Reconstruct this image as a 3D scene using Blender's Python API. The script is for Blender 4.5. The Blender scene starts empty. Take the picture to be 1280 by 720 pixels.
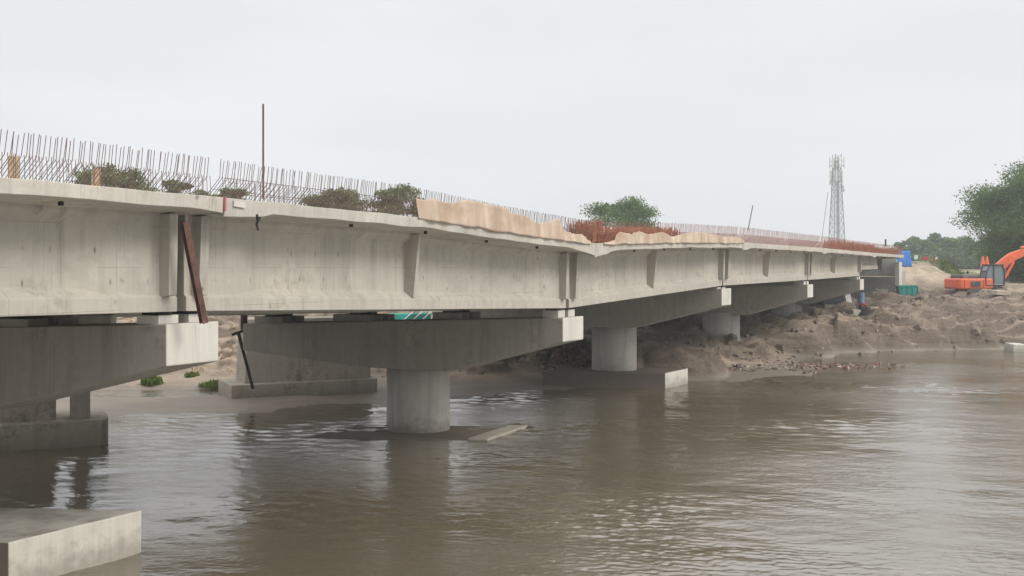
import bpy, bmesh, math, random
import numpy as np
from mathutils import Vector, Matrix, noise
random.seed(7); np.random.seed(7)
sc = bpy.context.scene
COL = sc.collection
R = math.radians

# ------------------------------------------------------------------ camera, sky, sun, exposure
FPX, HOR, CAMZ = 1372.0, 335.0, 6.4
cam = bpy.data.cameras.new('camera'); camo = bpy.data.objects.new('camera', cam); COL.objects.link(camo)
cam.sensor_width = 36; cam.lens = FPX/1280*36; cam.shift_y = -(360-HOR)/1280
cam.clip_start = .1; cam.clip_end = 20000
camo.location = (0, 0, CAMZ); camo.rotation_euler = (R(90), 0, 0)
sc.camera = camo
SUN_EL, SUN_AZ = 40, 112            # azimuth clockwise from +Y (view direction)
w = bpy.data.worlds.new('World'); sc.world = w; w.use_nodes = True
nt = w.node_tree; nt.nodes.clear()
out = nt.nodes.new('ShaderNodeOutputWorld'); bg = nt.nodes.new('ShaderNodeBackground')
sky = nt.nodes.new('ShaderNodeTexSky'); sky.sky_type = 'NISHITA'; sky.sun_disc = False
sky.sun_elevation = R(SUN_EL); sky.sun_rotation = R(SUN_AZ); sky.air_density = 1.2; sky.dust_density = 4
hs = nt.nodes.new('ShaderNodeHueSaturation'); hs.inputs['Saturation'].default_value = .35
nt.links.new(sky.outputs[0], hs.inputs['Color'])
tc = nt.nodes.new('ShaderNodeTexCoord'); sep = nt.nodes.new('ShaderNodeSeparateXYZ')
nt.links.new(tc.outputs['Generated'], sep.inputs[0])
ramp = nt.nodes.new('ShaderNodeValToRGB')      # overcast layer: brighter towards the zenith, very faint cloud texture
cr = ramp.color_ramp; cr.elements[0].position = 0; cr.elements[0].color = (.685, .695, .715, 1)
cr.elements[1].position = 1; cr.elements[1].color = (1.32, 1.31, 1.29, 1)
e = cr.elements.new(.12); e.color = (.68, .69, .715, 1)
e = cr.elements.new(.24); e.color = (.70, .71, .73, 1)
e = cr.elements.new(.38); e.color = (1.0, 1.0, 1.02, 1)
nt.links.new(sep.outputs['Z'], ramp.inputs[0])
mp = nt.nodes.new('ShaderNodeMapping'); mp.inputs['Scale'].default_value = (1.2, 1.2, 5)
ns = nt.nodes.new('ShaderNodeTexNoise'); ns.inputs['Scale'].default_value = 1.6; ns.inputs['Detail'].default_value = 4
nt.links.new(tc.outputs['Generated'], mp.inputs[0]); nt.links.new(mp.outputs[0], ns.inputs[0])
mr = nt.nodes.new('ShaderNodeMapRange'); mr.inputs['From Min'].default_value = .3; mr.inputs['From Max'].default_value = .7
mr.inputs['To Min'].default_value = .94 * 10; mr.inputs['To Max'].default_value = 1.055 * 10
nt.links.new(ns.outputs[0], mr.inputs[0])
vm = nt.nodes.new('ShaderNodeVectorMath'); vm.operation = 'SCALE'
nt.links.new(ramp.outputs[0], vm.inputs[0]); nt.links.new(mr.outputs[0], vm.inputs['Scale'])
mx = nt.nodes.new('ShaderNodeMix'); mx.data_type = 'RGBA'; mx.inputs[0].default_value = .93
nt.links.new(hs.outputs[0], mx.inputs[6]); nt.links.new(vm.outputs[0], mx.inputs[7])
nt.links.new(mx.outputs[2], bg.inputs[0]); bg.inputs[1].default_value = .098
nt.links.new(bg.outputs[0], out.inputs[0])
sl = bpy.data.lights.new('sun', 'SUN'); sl.energy = 1.8; sl.angle = R(22); sl.color = (1, .96, .9)
so = bpy.data.objects.new('sun', sl); COL.objects.link(so)
sd = Vector((math.sin(R(SUN_AZ))*math.cos(R(SUN_EL)), math.cos(R(SUN_AZ))*math.cos(R(SUN_EL)), math.sin(R(SUN_EL))))
so.rotation_euler = sd.to_track_quat('Z', 'Y').to_euler(); so.location = sd*50
vs = sc.view_settings; vs.view_transform = 'Standard'; vs.look = 'None'; vs.exposure = .35; vs.gamma = 1; vs.use_curve_mapping = False
sc.render.engine = 'CYCLES'; sc.cycles.max_bounces = 6; sc.cycles.volume_bounces = 1

# ------------------------------------------------------------------ pixel <-> world and bridge axis
def at(px, py, Y): return Vector(((px-640)/FPX*Y, Y, CAMZ+(HOR-py)/FPX*Y))
D = Vector((.47, .8827, 0)); D.normalize(); T = Vector((-D.y, D.x, 0)); PA = Vector((-6.76, 22.9, 0))
ANG = math.atan2(D.y, D.x)
def bw(s, t, z=0): return PA + D*s + T*t + Vector((0, 0, z))      # s along the bridge, t away from the near face
def s_of(px, t=-1.0):
    k = (px-640)/FPX; b = PA + T*t
    return (k*b.y-b.x)/(D.x-k*D.y)

# ------------------------------------------------------------------ helpers
def tag(o, label=None, cat=None, group=None, kind=None):
    if label: o['label'] = label
    if cat: o['category'] = cat
    if group: o['group'] = group
    if kind: o['kind'] = kind
    return o
def empty(name, loc, rz=0, label=None, cat=None, group=None):
    o = bpy.data.objects.new(name, None); o.empty_display_size = .3; COL.objects.link(o)
    o.location = loc; o.rotation_euler = (0, 0, rz); return tag(o, label, cat, group)
class MB:
    def __init__(s): s.v = []; s.f = []; s.m = []
    def add(s, vs, fs, mi=0):
        n = len(s.v); s.v += [tuple(v) for v in vs]; s.f += [tuple(n+i for i in f) for f in fs]; s.m += [mi]*len(fs); return s
    def box(s, c, d, rot=None, mi=0, taper=1.0):
        hx, hy, hz = d[0]/2, d[1]/2, d[2]/2; V = []
        for z in (-1, 1):
            k = taper if z > 0 else 1
            for x, y in ((-1, -1), (1, -1), (1, 1), (-1, 1)): V.append(Vector((x*hx*k, y*hy*k, z*hz)))
        if rot is not None: V = [rot @ v for v in V]
        V = [v+Vector(c) for v in V]
        return s.add(V, [(3, 2, 1, 0), (4, 5, 6, 7), (0, 1, 5, 4), (1, 2, 6, 5), (2, 3, 7, 6), (3, 0, 4, 7)], mi)
    def tube(s, pts, r, n=6, r2=None, cap=True, mi=0):
        pts = [Vector(p) for p in pts]; V = []; F = []; L = len(pts)
        for i, p in enumerate(pts):
            d = (pts[min(i+1, L-1)]-pts[max(i-1, 0)]).normalized()
            a = d.orthogonal().normalized() if i == 0 else (pa - d*pa.dot(d)).normalized()
            pa = a; b = d.cross(a)
            rr = r if r2 is None else r+(r2-r)*i/(L-1)
            V += [p+(a*math.cos(2*math.pi*k/n)+b*math.sin(2*math.pi*k/n))*rr for k in range(n)]
        for i in range(L-1):
            for k in range(n): F.append((i*n+k, i*n+(k+1) % n, (i+1)*n+(k+1) % n, (i+1)*n+k))
        if cap: F.append(tuple(range(n))[::-1]); F.append(tuple((L-1)*n+k for k in range(n)))
        return s.add(V, F, mi)
    def prism(s, poly, a0, a1, fn, mi=0, capmi=None):      # poly in 2D, extruded from a0 to a1; fn(a, u, v) -> point
        n = len(poly); V = [fn(a0, *p) for p in poly]+[fn(a1, *p) for p in poly]
        s.add(V, [(i, (i+1) % n, n+(i+1) % n, n+i) for i in range(n)]+[tuple(range(n))[::-1], tuple(range(n, 2*n))], mi); return s
    def loft(s, rings, mi=0, cap=True):
        n = len(rings[0]); V = [p for r in rings for p in r]; F = []
        for i in range(len(rings)-1):
            for k in range(n): F.append((i*n+k, i*n+(k+1) % n, (i+1)*n+(k+1) % n, (i+1)*n+k))
        if cap: F.append(tuple(range(n))[::-1]); F.append(tuple((len(rings)-1)*n+k for k in range(n)))
        return s.add(V, F, mi)
    def mesh(s, name, mats, smooth=False):
        me = bpy.data.meshes.new(name); me.from_pydata(s.v, [], s.f)
        for m in (mats if isinstance(mats, (list, tuple)) else [mats]): me.materials.append(m)
        me.polygons.foreach_set('material_index', s.m)
        bm = bmesh.new(); bm.from_mesh(me); bmesh.ops.recalc_face_normals(bm, faces=bm.faces); bm.to_mesh(me); bm.free()
        if smooth: me.shade_smooth()
        return me
    def build(s, name, mats, parent=None, bevel=0, smooth=False, loc=None, rz=None):
        o = bpy.data.objects.new(name, s.mesh(name, mats, smooth)); COL.objects.link(o); o.parent = parent
        if loc is not None: o.location = loc
        if rz is not None: o.rotation_euler = (0, 0, rz)
        if bevel:
            b = o.modifiers.new('bevel', 'BEVEL'); b.width = bevel; b.segments = 2; b.limit_method = 'ANGLE'; b.angle_limit = R(40)
        return o
def fast_mesh(name, V, F, mat, attr=None):       # numpy quads
    me = bpy.data.meshes.new(name); nv, nf = len(V), len(F)
    me.vertices.add(nv); me.vertices.foreach_set('co', np.asarray(V, np.float32).ravel())
    me.loops.add(nf*4); me.loops.foreach_set('vertex_index', np.asarray(F, np.int32).ravel())
    me.polygons.add(nf); me.polygons.foreach_set('loop_start', np.arange(nf, dtype=np.int32)*4)
    me.polygons.foreach_set('loop_total', np.full(nf, 4, np.int32))
    me.materials.append(mat); me.update(calc_edges=True); me.validate(); return me

# ------------------------------------------------------------------ materials
def mat(name, rough=.8, metal=0.0, spec=.4):
    m = bpy.data.materials.new(name); m.use_nodes = True; n = m.node_tree
    b = n.nodes['Principled BSDF']; b.inputs['Roughness'].default_value = rough; b.inputs['Metallic'].default_value = metal
    b.inputs['Specular IOR Level'].default_value = spec
    return m, n, b
def NZ(n, scale, detail=4, rough=.55, mapscale=None, coord='Object', dist=0):
    tc = n.nodes.new('ShaderNodeTexCoord'); t = n.nodes.new('ShaderNodeTexNoise')
    t.inputs['Scale'].default_value = scale; t.inputs['Detail'].default_value = detail; t.inputs['Roughness'].default_value = rough
    t.inputs['Distortion'].default_value = dist
    src = tc.outputs[coord]
    if mapscale:
        mp = n.nodes.new('ShaderNodeMapping'); mp.inputs['Scale'].default_value = mapscale; n.links.new(src, mp.inputs[0]); src = mp.outputs[0]
    n.links.new(src, t.inputs[0]); return t.outputs['Fac']
def MR(n, src, a, b, c, d):
    r = n.nodes.new('ShaderNodeMapRange'); n.links.new(src, r.inputs[0])
    for i, v in zip((1, 2, 3, 4), (a, b, c, d)): r.inputs[i].default_value = v
    return r.outputs[0]
def MIX(n, fac, a, b, mode='MIX'):
    x = n.nodes.new('ShaderNodeMix'); x.data_type = 'RGBA'; x.blend_type = mode
    for i, v in ((0, fac), (6, a), (7, b)):
        if isinstance(v, (int, float)): x.inputs[i].default_value = v
        elif isinstance(v, tuple): x.inputs[i].default_value = (*v, 1) if len(v) == 3 else v
        else: n.links.new(v, x.inputs[i])
    return x.outputs[2]
def MA(n, op, a, b=None):
    x = n.nodes.new('ShaderNodeMath'); x.operation = op
    for i, v in ((0, a), (1, b)):
        if v is None: continue
        if isinstance(v, (int, float)): x.inputs[i].default_value = v
        else: n.links.new(v, x.inputs[i])
    return x.outputs[0]
def BUMP(n, b, h, strength=.3, dist=.02):
    x = n.nodes.new('ShaderNodeBump'); x.inputs['Strength'].default_value = strength; x.inputs['Distance'].default_value = dist
    n.links.new(h, x.inputs['Height']); n.links.new(x.outputs[0], b.inputs['Normal'])
def simple(name, c, rough=.7, metal=0.0, var=.25, scale=6, dirt=None, spec=.4, bump=0):
    m, n, b = mat(name, rough, metal, spec)
    f = NZ(n, scale, 5)
    col = MIX(n, MR(n, f, .3, .7, 0, 1), tuple(x*(1-var) for x in c), tuple(min(1, x*(1+var)) for x in c))
    if dirt: col = MIX(n, MR(n, NZ(n, scale*.6, 6, .65), .48, .68, 0, .75), col, dirt)
    n.links.new(col, b.inputs['Base Color'])
    if bump: BUMP(n, b, NZ(n, scale*4, 4), .5, bump)
    return m
def concrete(name, c, stain=(.16, .14, .11), amount=.5, streak=.35, panel=0.0, panelx=1.22, rust=0, board=0.0):
    m, n, b = mat(name, .85, 0, .25)
    big = NZ(n, .55, 5, .6); med = NZ(n, 3.2, 6, .65); fine = NZ(n, 38, 4, .6)
    st = NZ(n, 1, 5, .6, (3.0, 3.0, .22)); st2 = NZ(n, 1, 4, .7, (14, 14, .5))
    v = MA(n, 'ADD', MR(n, big, .3, .7, -.14, .14), MR(n, med, .3, .7, -.08, .08))
    v = MA(n, 'ADD', v, MR(n, fine, .2, .8, -.05, .05)); v = MA(n, 'ADD', v, MR(n, st2, .3, .7, -.05, .05)); v = MA(n, 'ADD', v, 1.0)
    vv = n.nodes.new('ShaderNodeVectorMath'); vv.operation = 'SCALE'; vv.inputs[0].default_value = c; n.links.new(v, vv.inputs['Scale'])
    col = vv.outputs[0]
    col = MIX(n, MR(n, st, .5, .75, 0, streak), col, tuple(x*.55 for x in c))
    k = MA(n, 'MULTIPLY', MR(n, big, .45, .7, 0, 1), MR(n, med, .42, .62, 0, 1))
    col = MIX(n, MA(n, 'MULTIPLY', k, amount), col, stain)
    tc = n.nodes.new('ShaderNodeTexCoord'); sp = n.nodes.new('ShaderNodeSeparateXYZ'); n.links.new(tc.outputs['Object'], sp.inputs[0])
    h = MA(n, 'ADD', MA(n, 'MULTIPLY', med, .3), MA(n, 'MULTIPLY', fine, .25))
    if panel:
        lines = None
        for ax, per, off in (('X', panelx, .1), ('X', panelx*2.37, .7), ('Z', .83, .31)):
            fr = MA(n, 'FRACT', MA(n, 'ADD', MA(n, 'DIVIDE', sp.outputs[ax], per), off))
            l = MR(n, fr, 0, .014/per*(1 if ax == 'X' else 1), 1, 0)
            lines = l if lines is None else MA(n, 'MAXIMUM', lines, l)
        lines = MA(n, 'MULTIPLY', lines, MR(n, NZ(n, .8, 3), .42, .6, 0, 1))
        col = MIX(n, MA(n, 'MULTIPLY', lines, panel), col, tuple(x*.35 for x in c))
        # each shutter panel took its own slightly different grey
        wn = n.nodes.new('ShaderNodeTexWhiteNoise'); wn.noise_dimensions = '1D'
        n.links.new(MA(n, 'FLOOR', MA(n, 'ADD', MA(n, 'DIVIDE', sp.outputs['X'], panelx), .1)), wn.inputs['W'])
        col = MIX(n, 1.0, col, MIX(n, wn.outputs[0], (.93, .93, .93), (1.04, 1.03, 1.02)), 'MULTIPLY')
        ties = None
        for zz_, per, ox in ((1.12, .92, .2), (1.74, .92, .55), (.52, 1.84, .1)):
            dx = MA(n, 'MULTIPLY', MA(n, 'SUBTRACT', MA(n, 'FRACT', MA(n, 'ADD', MA(n, 'DIVIDE', sp.outputs['X'], per), ox)), .5), per/.028)
            dz = MA(n, 'DIVIDE', MA(n, 'SUBTRACT', sp.outputs['Z'], zz_), .075)
            rr_ = MA(n, 'SQRT', MA(n, 'ADD', MA(n, 'MULTIPLY', dx, dx), MA(n, 'MULTIPLY', dz, dz)))
            q_ = MR(n, rr_, .3, 1.3, .75, 0); ties = q_ if ties is None else MA(n, 'MAXIMUM', ties, q_)
        ties = MA(n, 'MULTIPLY', ties, MR(n, NZ(n, .9, 3), .45, .58, 0, 1)); col = MIX(n, ties, col, (.12, .1, .08))
        vor = n.nodes.new('ShaderNodeTexVoronoi'); vor.inputs['Scale'].default_value = 1.15; n.links.new(tc.outputs['Object'], vor.inputs[0])
        dot = MA(n, 'MULTIPLY', MR(n, vor.outputs['Distance'], .03, .085, 1, 0), MR(n, med, .46, .54, 0, 1))
        col = MIX(n, MA(n, 'MULTIPLY', dot, .7), col, (.09, .075, .06))
    if board:       # narrow vertical shutter boards
        fr = MA(n, 'PINGPONG', sp.outputs['X'], .065); l = MR(n, fr, 0, .008, 1, 0)
        col = MIX(n, MA(n, 'MULTIPLY', l, board), col, tuple(x*.6 for x in c)); h = MA(n, 'SUBTRACT', h, MA(n, 'MULTIPLY', l, .3))
    gp = n.nodes.new('ShaderNodeNewGeometry'); gs = n.nodes.new('ShaderNodeSeparateXYZ'); n.links.new(gp.outputs['Position'], gs.inputs[0])
    silt = MR(n, MA(n, 'ADD', gs.outputs['Z'], MR(n, med, .3, .7, -.22, .22)), .1, .62, .55, 0); col = MIX(n, silt, col, (.15, .125, .095))
    drip = MA(n, 'MULTIPLY', MR(n, NZ(n, 1, 3, .7, (5, 5, .12)), .6, .68, 0, .5), MR(n, big, .4, .6, 0, 1)); col = MIX(n, drip, col, tuple(x*.5 for x in c))
    pale = MA(n, 'MULTIPLY', MR(n, NZ(n, 1.6, 4, .75, (1, 1, 1.6), dist=.4), .62, .7, 0, .3), 1.0); col = MIX(n, pale, col, tuple(min(.75, x*1.3) for x in c))
    if rust: col = MIX(n, MR(n, NZ(n, 1.3, 5, .7, (1, 1, .5)), .58, .75, 0, rust), col, (.36, .2, .09))
    n.links.new(col, b.inputs['Base Color']); BUMP(n, b, h, .6, .015)
    return m
C_GIRD = concrete('girder concrete', (.43, .405, .35), panel=.8, amount=.6, streak=.5, stain=(.22, .195, .15))
C_SLAB = concrete('deck edge concrete', (.48, .455, .40), amount=.6, panel=.9, panelx=2.35, rust=.55, stain=(.2, .18, .14))
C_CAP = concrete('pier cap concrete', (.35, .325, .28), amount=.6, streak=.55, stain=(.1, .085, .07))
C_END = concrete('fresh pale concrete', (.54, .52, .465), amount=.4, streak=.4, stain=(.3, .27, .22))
C_COL = concrete('column concrete', (.47, .45, .40), amount=.4, streak=.55, board=.25, stain=(.16, .14, .11))
C_FOOT = concrete('footing concrete', (.50, .475, .41), amount=.45, streak=.4, stain=(.2, .17, .12))
C_FOOT2 = concrete('stained footing concrete', (.12, .1, .08), amount=.5, streak=.4, stain=(.12, .095, .07))
C_TOP = simple('silty slab top', (.34, .32, .28), .6, 0, .2, 1.2, (.09, .075, .06), bump=.01)
C_OLD = concrete('old grey concrete', (.35, .315, .26), amount=.75, streak=.6, stain=(.08, .07, .055))
C_ABUT = concrete('abutment concrete', (.36, .35, .325), amount=.3, streak=.4, panel=.5, panelx=.9)
M_BAR = simple('weathered steel bar', (.16, .1, .08), .7, .3, .35, 3, (.2, .09, .05))
M_RUST = simple('rusty steel bar', (.35, .155, .105), .85, .1, .3, 3, (.24, .08, .05))
M_RED = simple('bright rust bar', (.37, .165, .1), .9, 0, .4, 1.5, (.26, .09, .055))
M_BEAM = simple('brown rusted steel', (.105, .055, .042), .75, .2, .35, 4, (.2, .1, .065), bump=.01)
M_BLACK = simple('black steel', (.018, .016, .015), .6, .3, .3, 4)
M_DARK = simple('dark rubber', (.03, .03, .032), .8, 0, .2, 5)
M_WOOD = simple('raw plank wood', (.46, .34, .22), .85, 0, .25, 5, (.28, .2, .13))
M_PINK = simple('faded red paint', (.36, .11, .11), .8, 0, .2, 4)
M_ORANGE = simple('orange machine paint', (.72, .12, .04), .5, 0, .15, 2, (.34, .2, .13), spec=.4)
M_ODARK = simple('charcoal machine paint', (.045, .047, .052), .5, 0, .25, 4, (.16, .13, .1))
M_GLASS, _n, _b = mat('cab glass', .08, 0, .5); _b.inputs['Base Color'].default_value = (.17, .2, .21, 1)
M_STEEL = simple('galvanised steel', (.34, .38, .4), .6, .25, .1, .5)
M_WHITE = simple('white painted panel', (.72, .72, .7), .6, 0, .08, 3, (.5, .47, .42))
M_TEAL = simple('teal painted sheet', (.02, .3, .25), .6, 0, .2, 3, (.1, .26, .22))
M_BLUE = simple('blue tarpaulin', (.03, .16, .5), .55, 0, .25, 4, bump=.02)
M_DRUM = simple('faded blue plastic', (.13, .22, .36), .5, 0, .15, 4)
M_BTARP = simple('black plastic sheeting', (.02, .022, .026), .5, 0, .3, 3, bump=.03)
M_STONE = simple('pale rubble', (.42, .37, .31), .9, 0, .25, 2, (.25, .2, .15), bump=.03)
M_FLAG = simple('red cloth', (.5, .05, .05), .8, 0, .2, 4)

def hessian():
    m, n, b = mat('tan hessian cloth', .95, 0, .1)
    f = NZ(n, 1, 4, .6, (1.5, 1.5, .12)); g = NZ(n, 1, 4, .6, (.6, .6, .9)); h = NZ(n, 60, 2)
    col = MIX(n, MR(n, f, .35, .65, 0, 1), (.39, .295, .22), (.55, .45, .355))
    col = MIX(n, MR(n, g, .5, .68, 0, .5), col, (.29, .17, .11))
    n.links.new(col, b.inputs['Base Color'])
    BUMP(n, b, MA(n, 'ADD', h, MA(n, 'MULTIPLY', NZ(n, 1, 3, .5, (3, 3, 1)), 1.5)), .6, .02)
    return m
M_CLOTH = hessian()

def water_mat():
    m, n, b = mat('silty river water', .04, 0, .7)
    b.inputs['IOR'].default_value = 2.3
    big = NZ(n, .05, 4, .6, (1, .55, 1)); col = MIX(n, MR(n, big, .35, .65, 0, 1), (.095, .077, .046), (.13, .108, .07))
    fo = NZ(n, .16, 8, .72, (1, .9, 1), dist=.6); fl = NZ(n, 2.2, 6, .7, (1, 1.6, 1))
    foam = MA(n, 'MULTIPLY', MR(n, fo, .61, .7, 0, 1), MR(n, fl, .5, .62, 0, .3))
    col = MIX(n, foam, col, (.5, .47, .42)); n.links.new(col, b.inputs['Base Color'])
    # ripples: broad boils, mid chop and fine wavelets
    e_ = NZ(n, 9, 3, .6, (1, 1.5, 1)); f_ = NZ(n, 3, 3, .6, (1, 1.6, 1)); patch = MR(n, NZ(n, .12, 3, .5, (1, 1.3, 1)), .38, .62, .3, 1.3)
    BUMP(n, b, MA(n, 'MULTIPLY', MA(n, 'ADD', MA(n, 'MULTIPLY', e_, .014), MA(n, 'MULTIPLY', f_, .022)), patch), 1.0, .8)
    return m
def ground_mat():
    m, n, b = mat('river bank earth', .95, 0, .15)
    tc = n.nodes.new('ShaderNodeTexCoord'); sp = n.nodes.new('ShaderNodeSeparateXYZ'); n.links.new(tc.outputs['Object'], sp.inputs[0])
    geo = n.nodes.new('ShaderNodeNewGeometry'); sn = n.nodes.new('ShaderNodeSeparateXYZ'); n.links.new(geo.outputs['Normal'], sn.inputs[0])
    big = NZ(n, .07, 5, .6); med = NZ(n, .45, 7, .68); fine = NZ(n, 3.5, 6, .7); strat = NZ(n, 1, 5, .6, (.15, .15, 3.5))
    dry = MIX(n, MR(n, med, .32, .68, 0, 1), (.25, .195, .145), (.42, .34, .26))
    dark = MIX(n, MR(n, fine, .3, .7, 0, 1), (.1, .08, .062), (.2, .16, .127))
    col = MIX(n, MR(n, MA(n, 'ADD', MA(n, 'MULTIPLY', big, .6), MA(n, 'MULTIPLY', NZ(n, .22, 5, .65), .4)), .44, .56, 0, 1), dry, dark)
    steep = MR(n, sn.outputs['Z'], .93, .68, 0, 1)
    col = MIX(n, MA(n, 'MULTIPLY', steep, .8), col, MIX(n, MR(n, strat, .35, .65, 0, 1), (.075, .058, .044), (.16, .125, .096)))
    col = MIX(n, MR(n, fine, .4, .75, 0, .22), col, (.42, .34, .26))
    # dry sandy embankment higher up / far
    hi = MR(n, sp.outputs['Z'], 4.3, 5.4, 0, .85); col = MIX(n, hi, col, MIX(n, MR(n, med, .3, .7, 0, 1), (.36, .27, .19), (.52, .44, .36)))
    # green verge and far grass
    gr = MA(n, 'MULTIPLY', MR(n, NZ(n, .05, 4, .6), .52, .6, 0, 1), MR(n, sp.outputs['Y'], 112, 124, 0, 1)); col = MIX(n, gr, col, (.1, .125, .05))
    far = MR(n, sp.outputs['Y'], 170, 240, 0, 1); col = MIX(n, far, col, MIX(n, med, (.08, .1, .04), (.16, .15, .08)))
    # wet silt next to the water
    wet = MR(n, MA(n, 'ADD', sp.outputs['Z'], MR(n, fine, .3, .7, -.06, .06)), .08, .5, 1, 0)
    col = MIX(n, wet, col, MIX(n, MR(n, med, .3, .7, 0, 1), (.17, .145, .118), (.25, .215, .175)))
    n.links.new(col, b.inputs['Base Color'])
    n.links.new(MR(n, MA(n, 'ADD', sp.outputs['Z'], MR(n, med, .3, .7, -.05, .05)), .05, .3, .45, .97), b.inputs['Roughness'])
    h = MA(n, 'ADD', MA(n, 'MULTIPLY', med, .6), MA(n, 'MULTIPLY', fine, .22))
    h = MA(n, 'ADD', h, MA(n, 'MULTIPLY', NZ(n, 11, 3, .6), .05)); h = MA(n, 'MULTIPLY', h, MR(n, sp.outputs['Z'], .1, .7, .08, 1)); BUMP(n, b, h, 1, .5)
    return m
def leaf_mat(name, c1, c2):
    m, n, b = mat(name, .6, 0, .25)
    f = NZ(n, .55, 3, .5); oi = n.nodes.new('ShaderNodeObjectInfo')
    g = n.nodes.new('ShaderNodeNewGeometry')
    col = MIX(n, MR(n, f, .35, .65, 0, 1), c1, c2)
    col = MIX(n, MR(n, NZ(n, .35, 2, .5), .42, .62, 0, .55), col, tuple(x*.55 for x in c1))
    col = MIX(n, MR(n, g.outputs['Random Per Island'], 0, 1, 0, .5), col, tuple(x*1.7 for x in c2))
    n.links.new(col, b.inputs['Base Color'])
    tr = n.nodes.new('ShaderNodeBsdfTranslucent'); n.links.new(col, tr.inputs[0])
    ms = n.nodes.new('ShaderNodeMixShader'); ms.inputs[0].default_value = .25
    n.links.new(b.outputs[0], ms.inputs[1]); n.links.new(tr.outputs[0], ms.inputs[2]); n.links.new(ms.outputs[0], n.nodes['Material Output'].inputs[0])
    return m
M_LEAF = leaf_mat('green leaves', (.05, .1, .032), (.12, .19, .06))
M_LEAFB = leaf_mat('olive leaves', (.065, .1, .036), (.15, .185, .07))
M_WEED = leaf_mat('weed leaves', (.06, .1, .02), (.13, .17, .04))
M_BARK = simple('bark', (.09, .07, .055), .9, 0, .3, 3, bump=.03)

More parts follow.
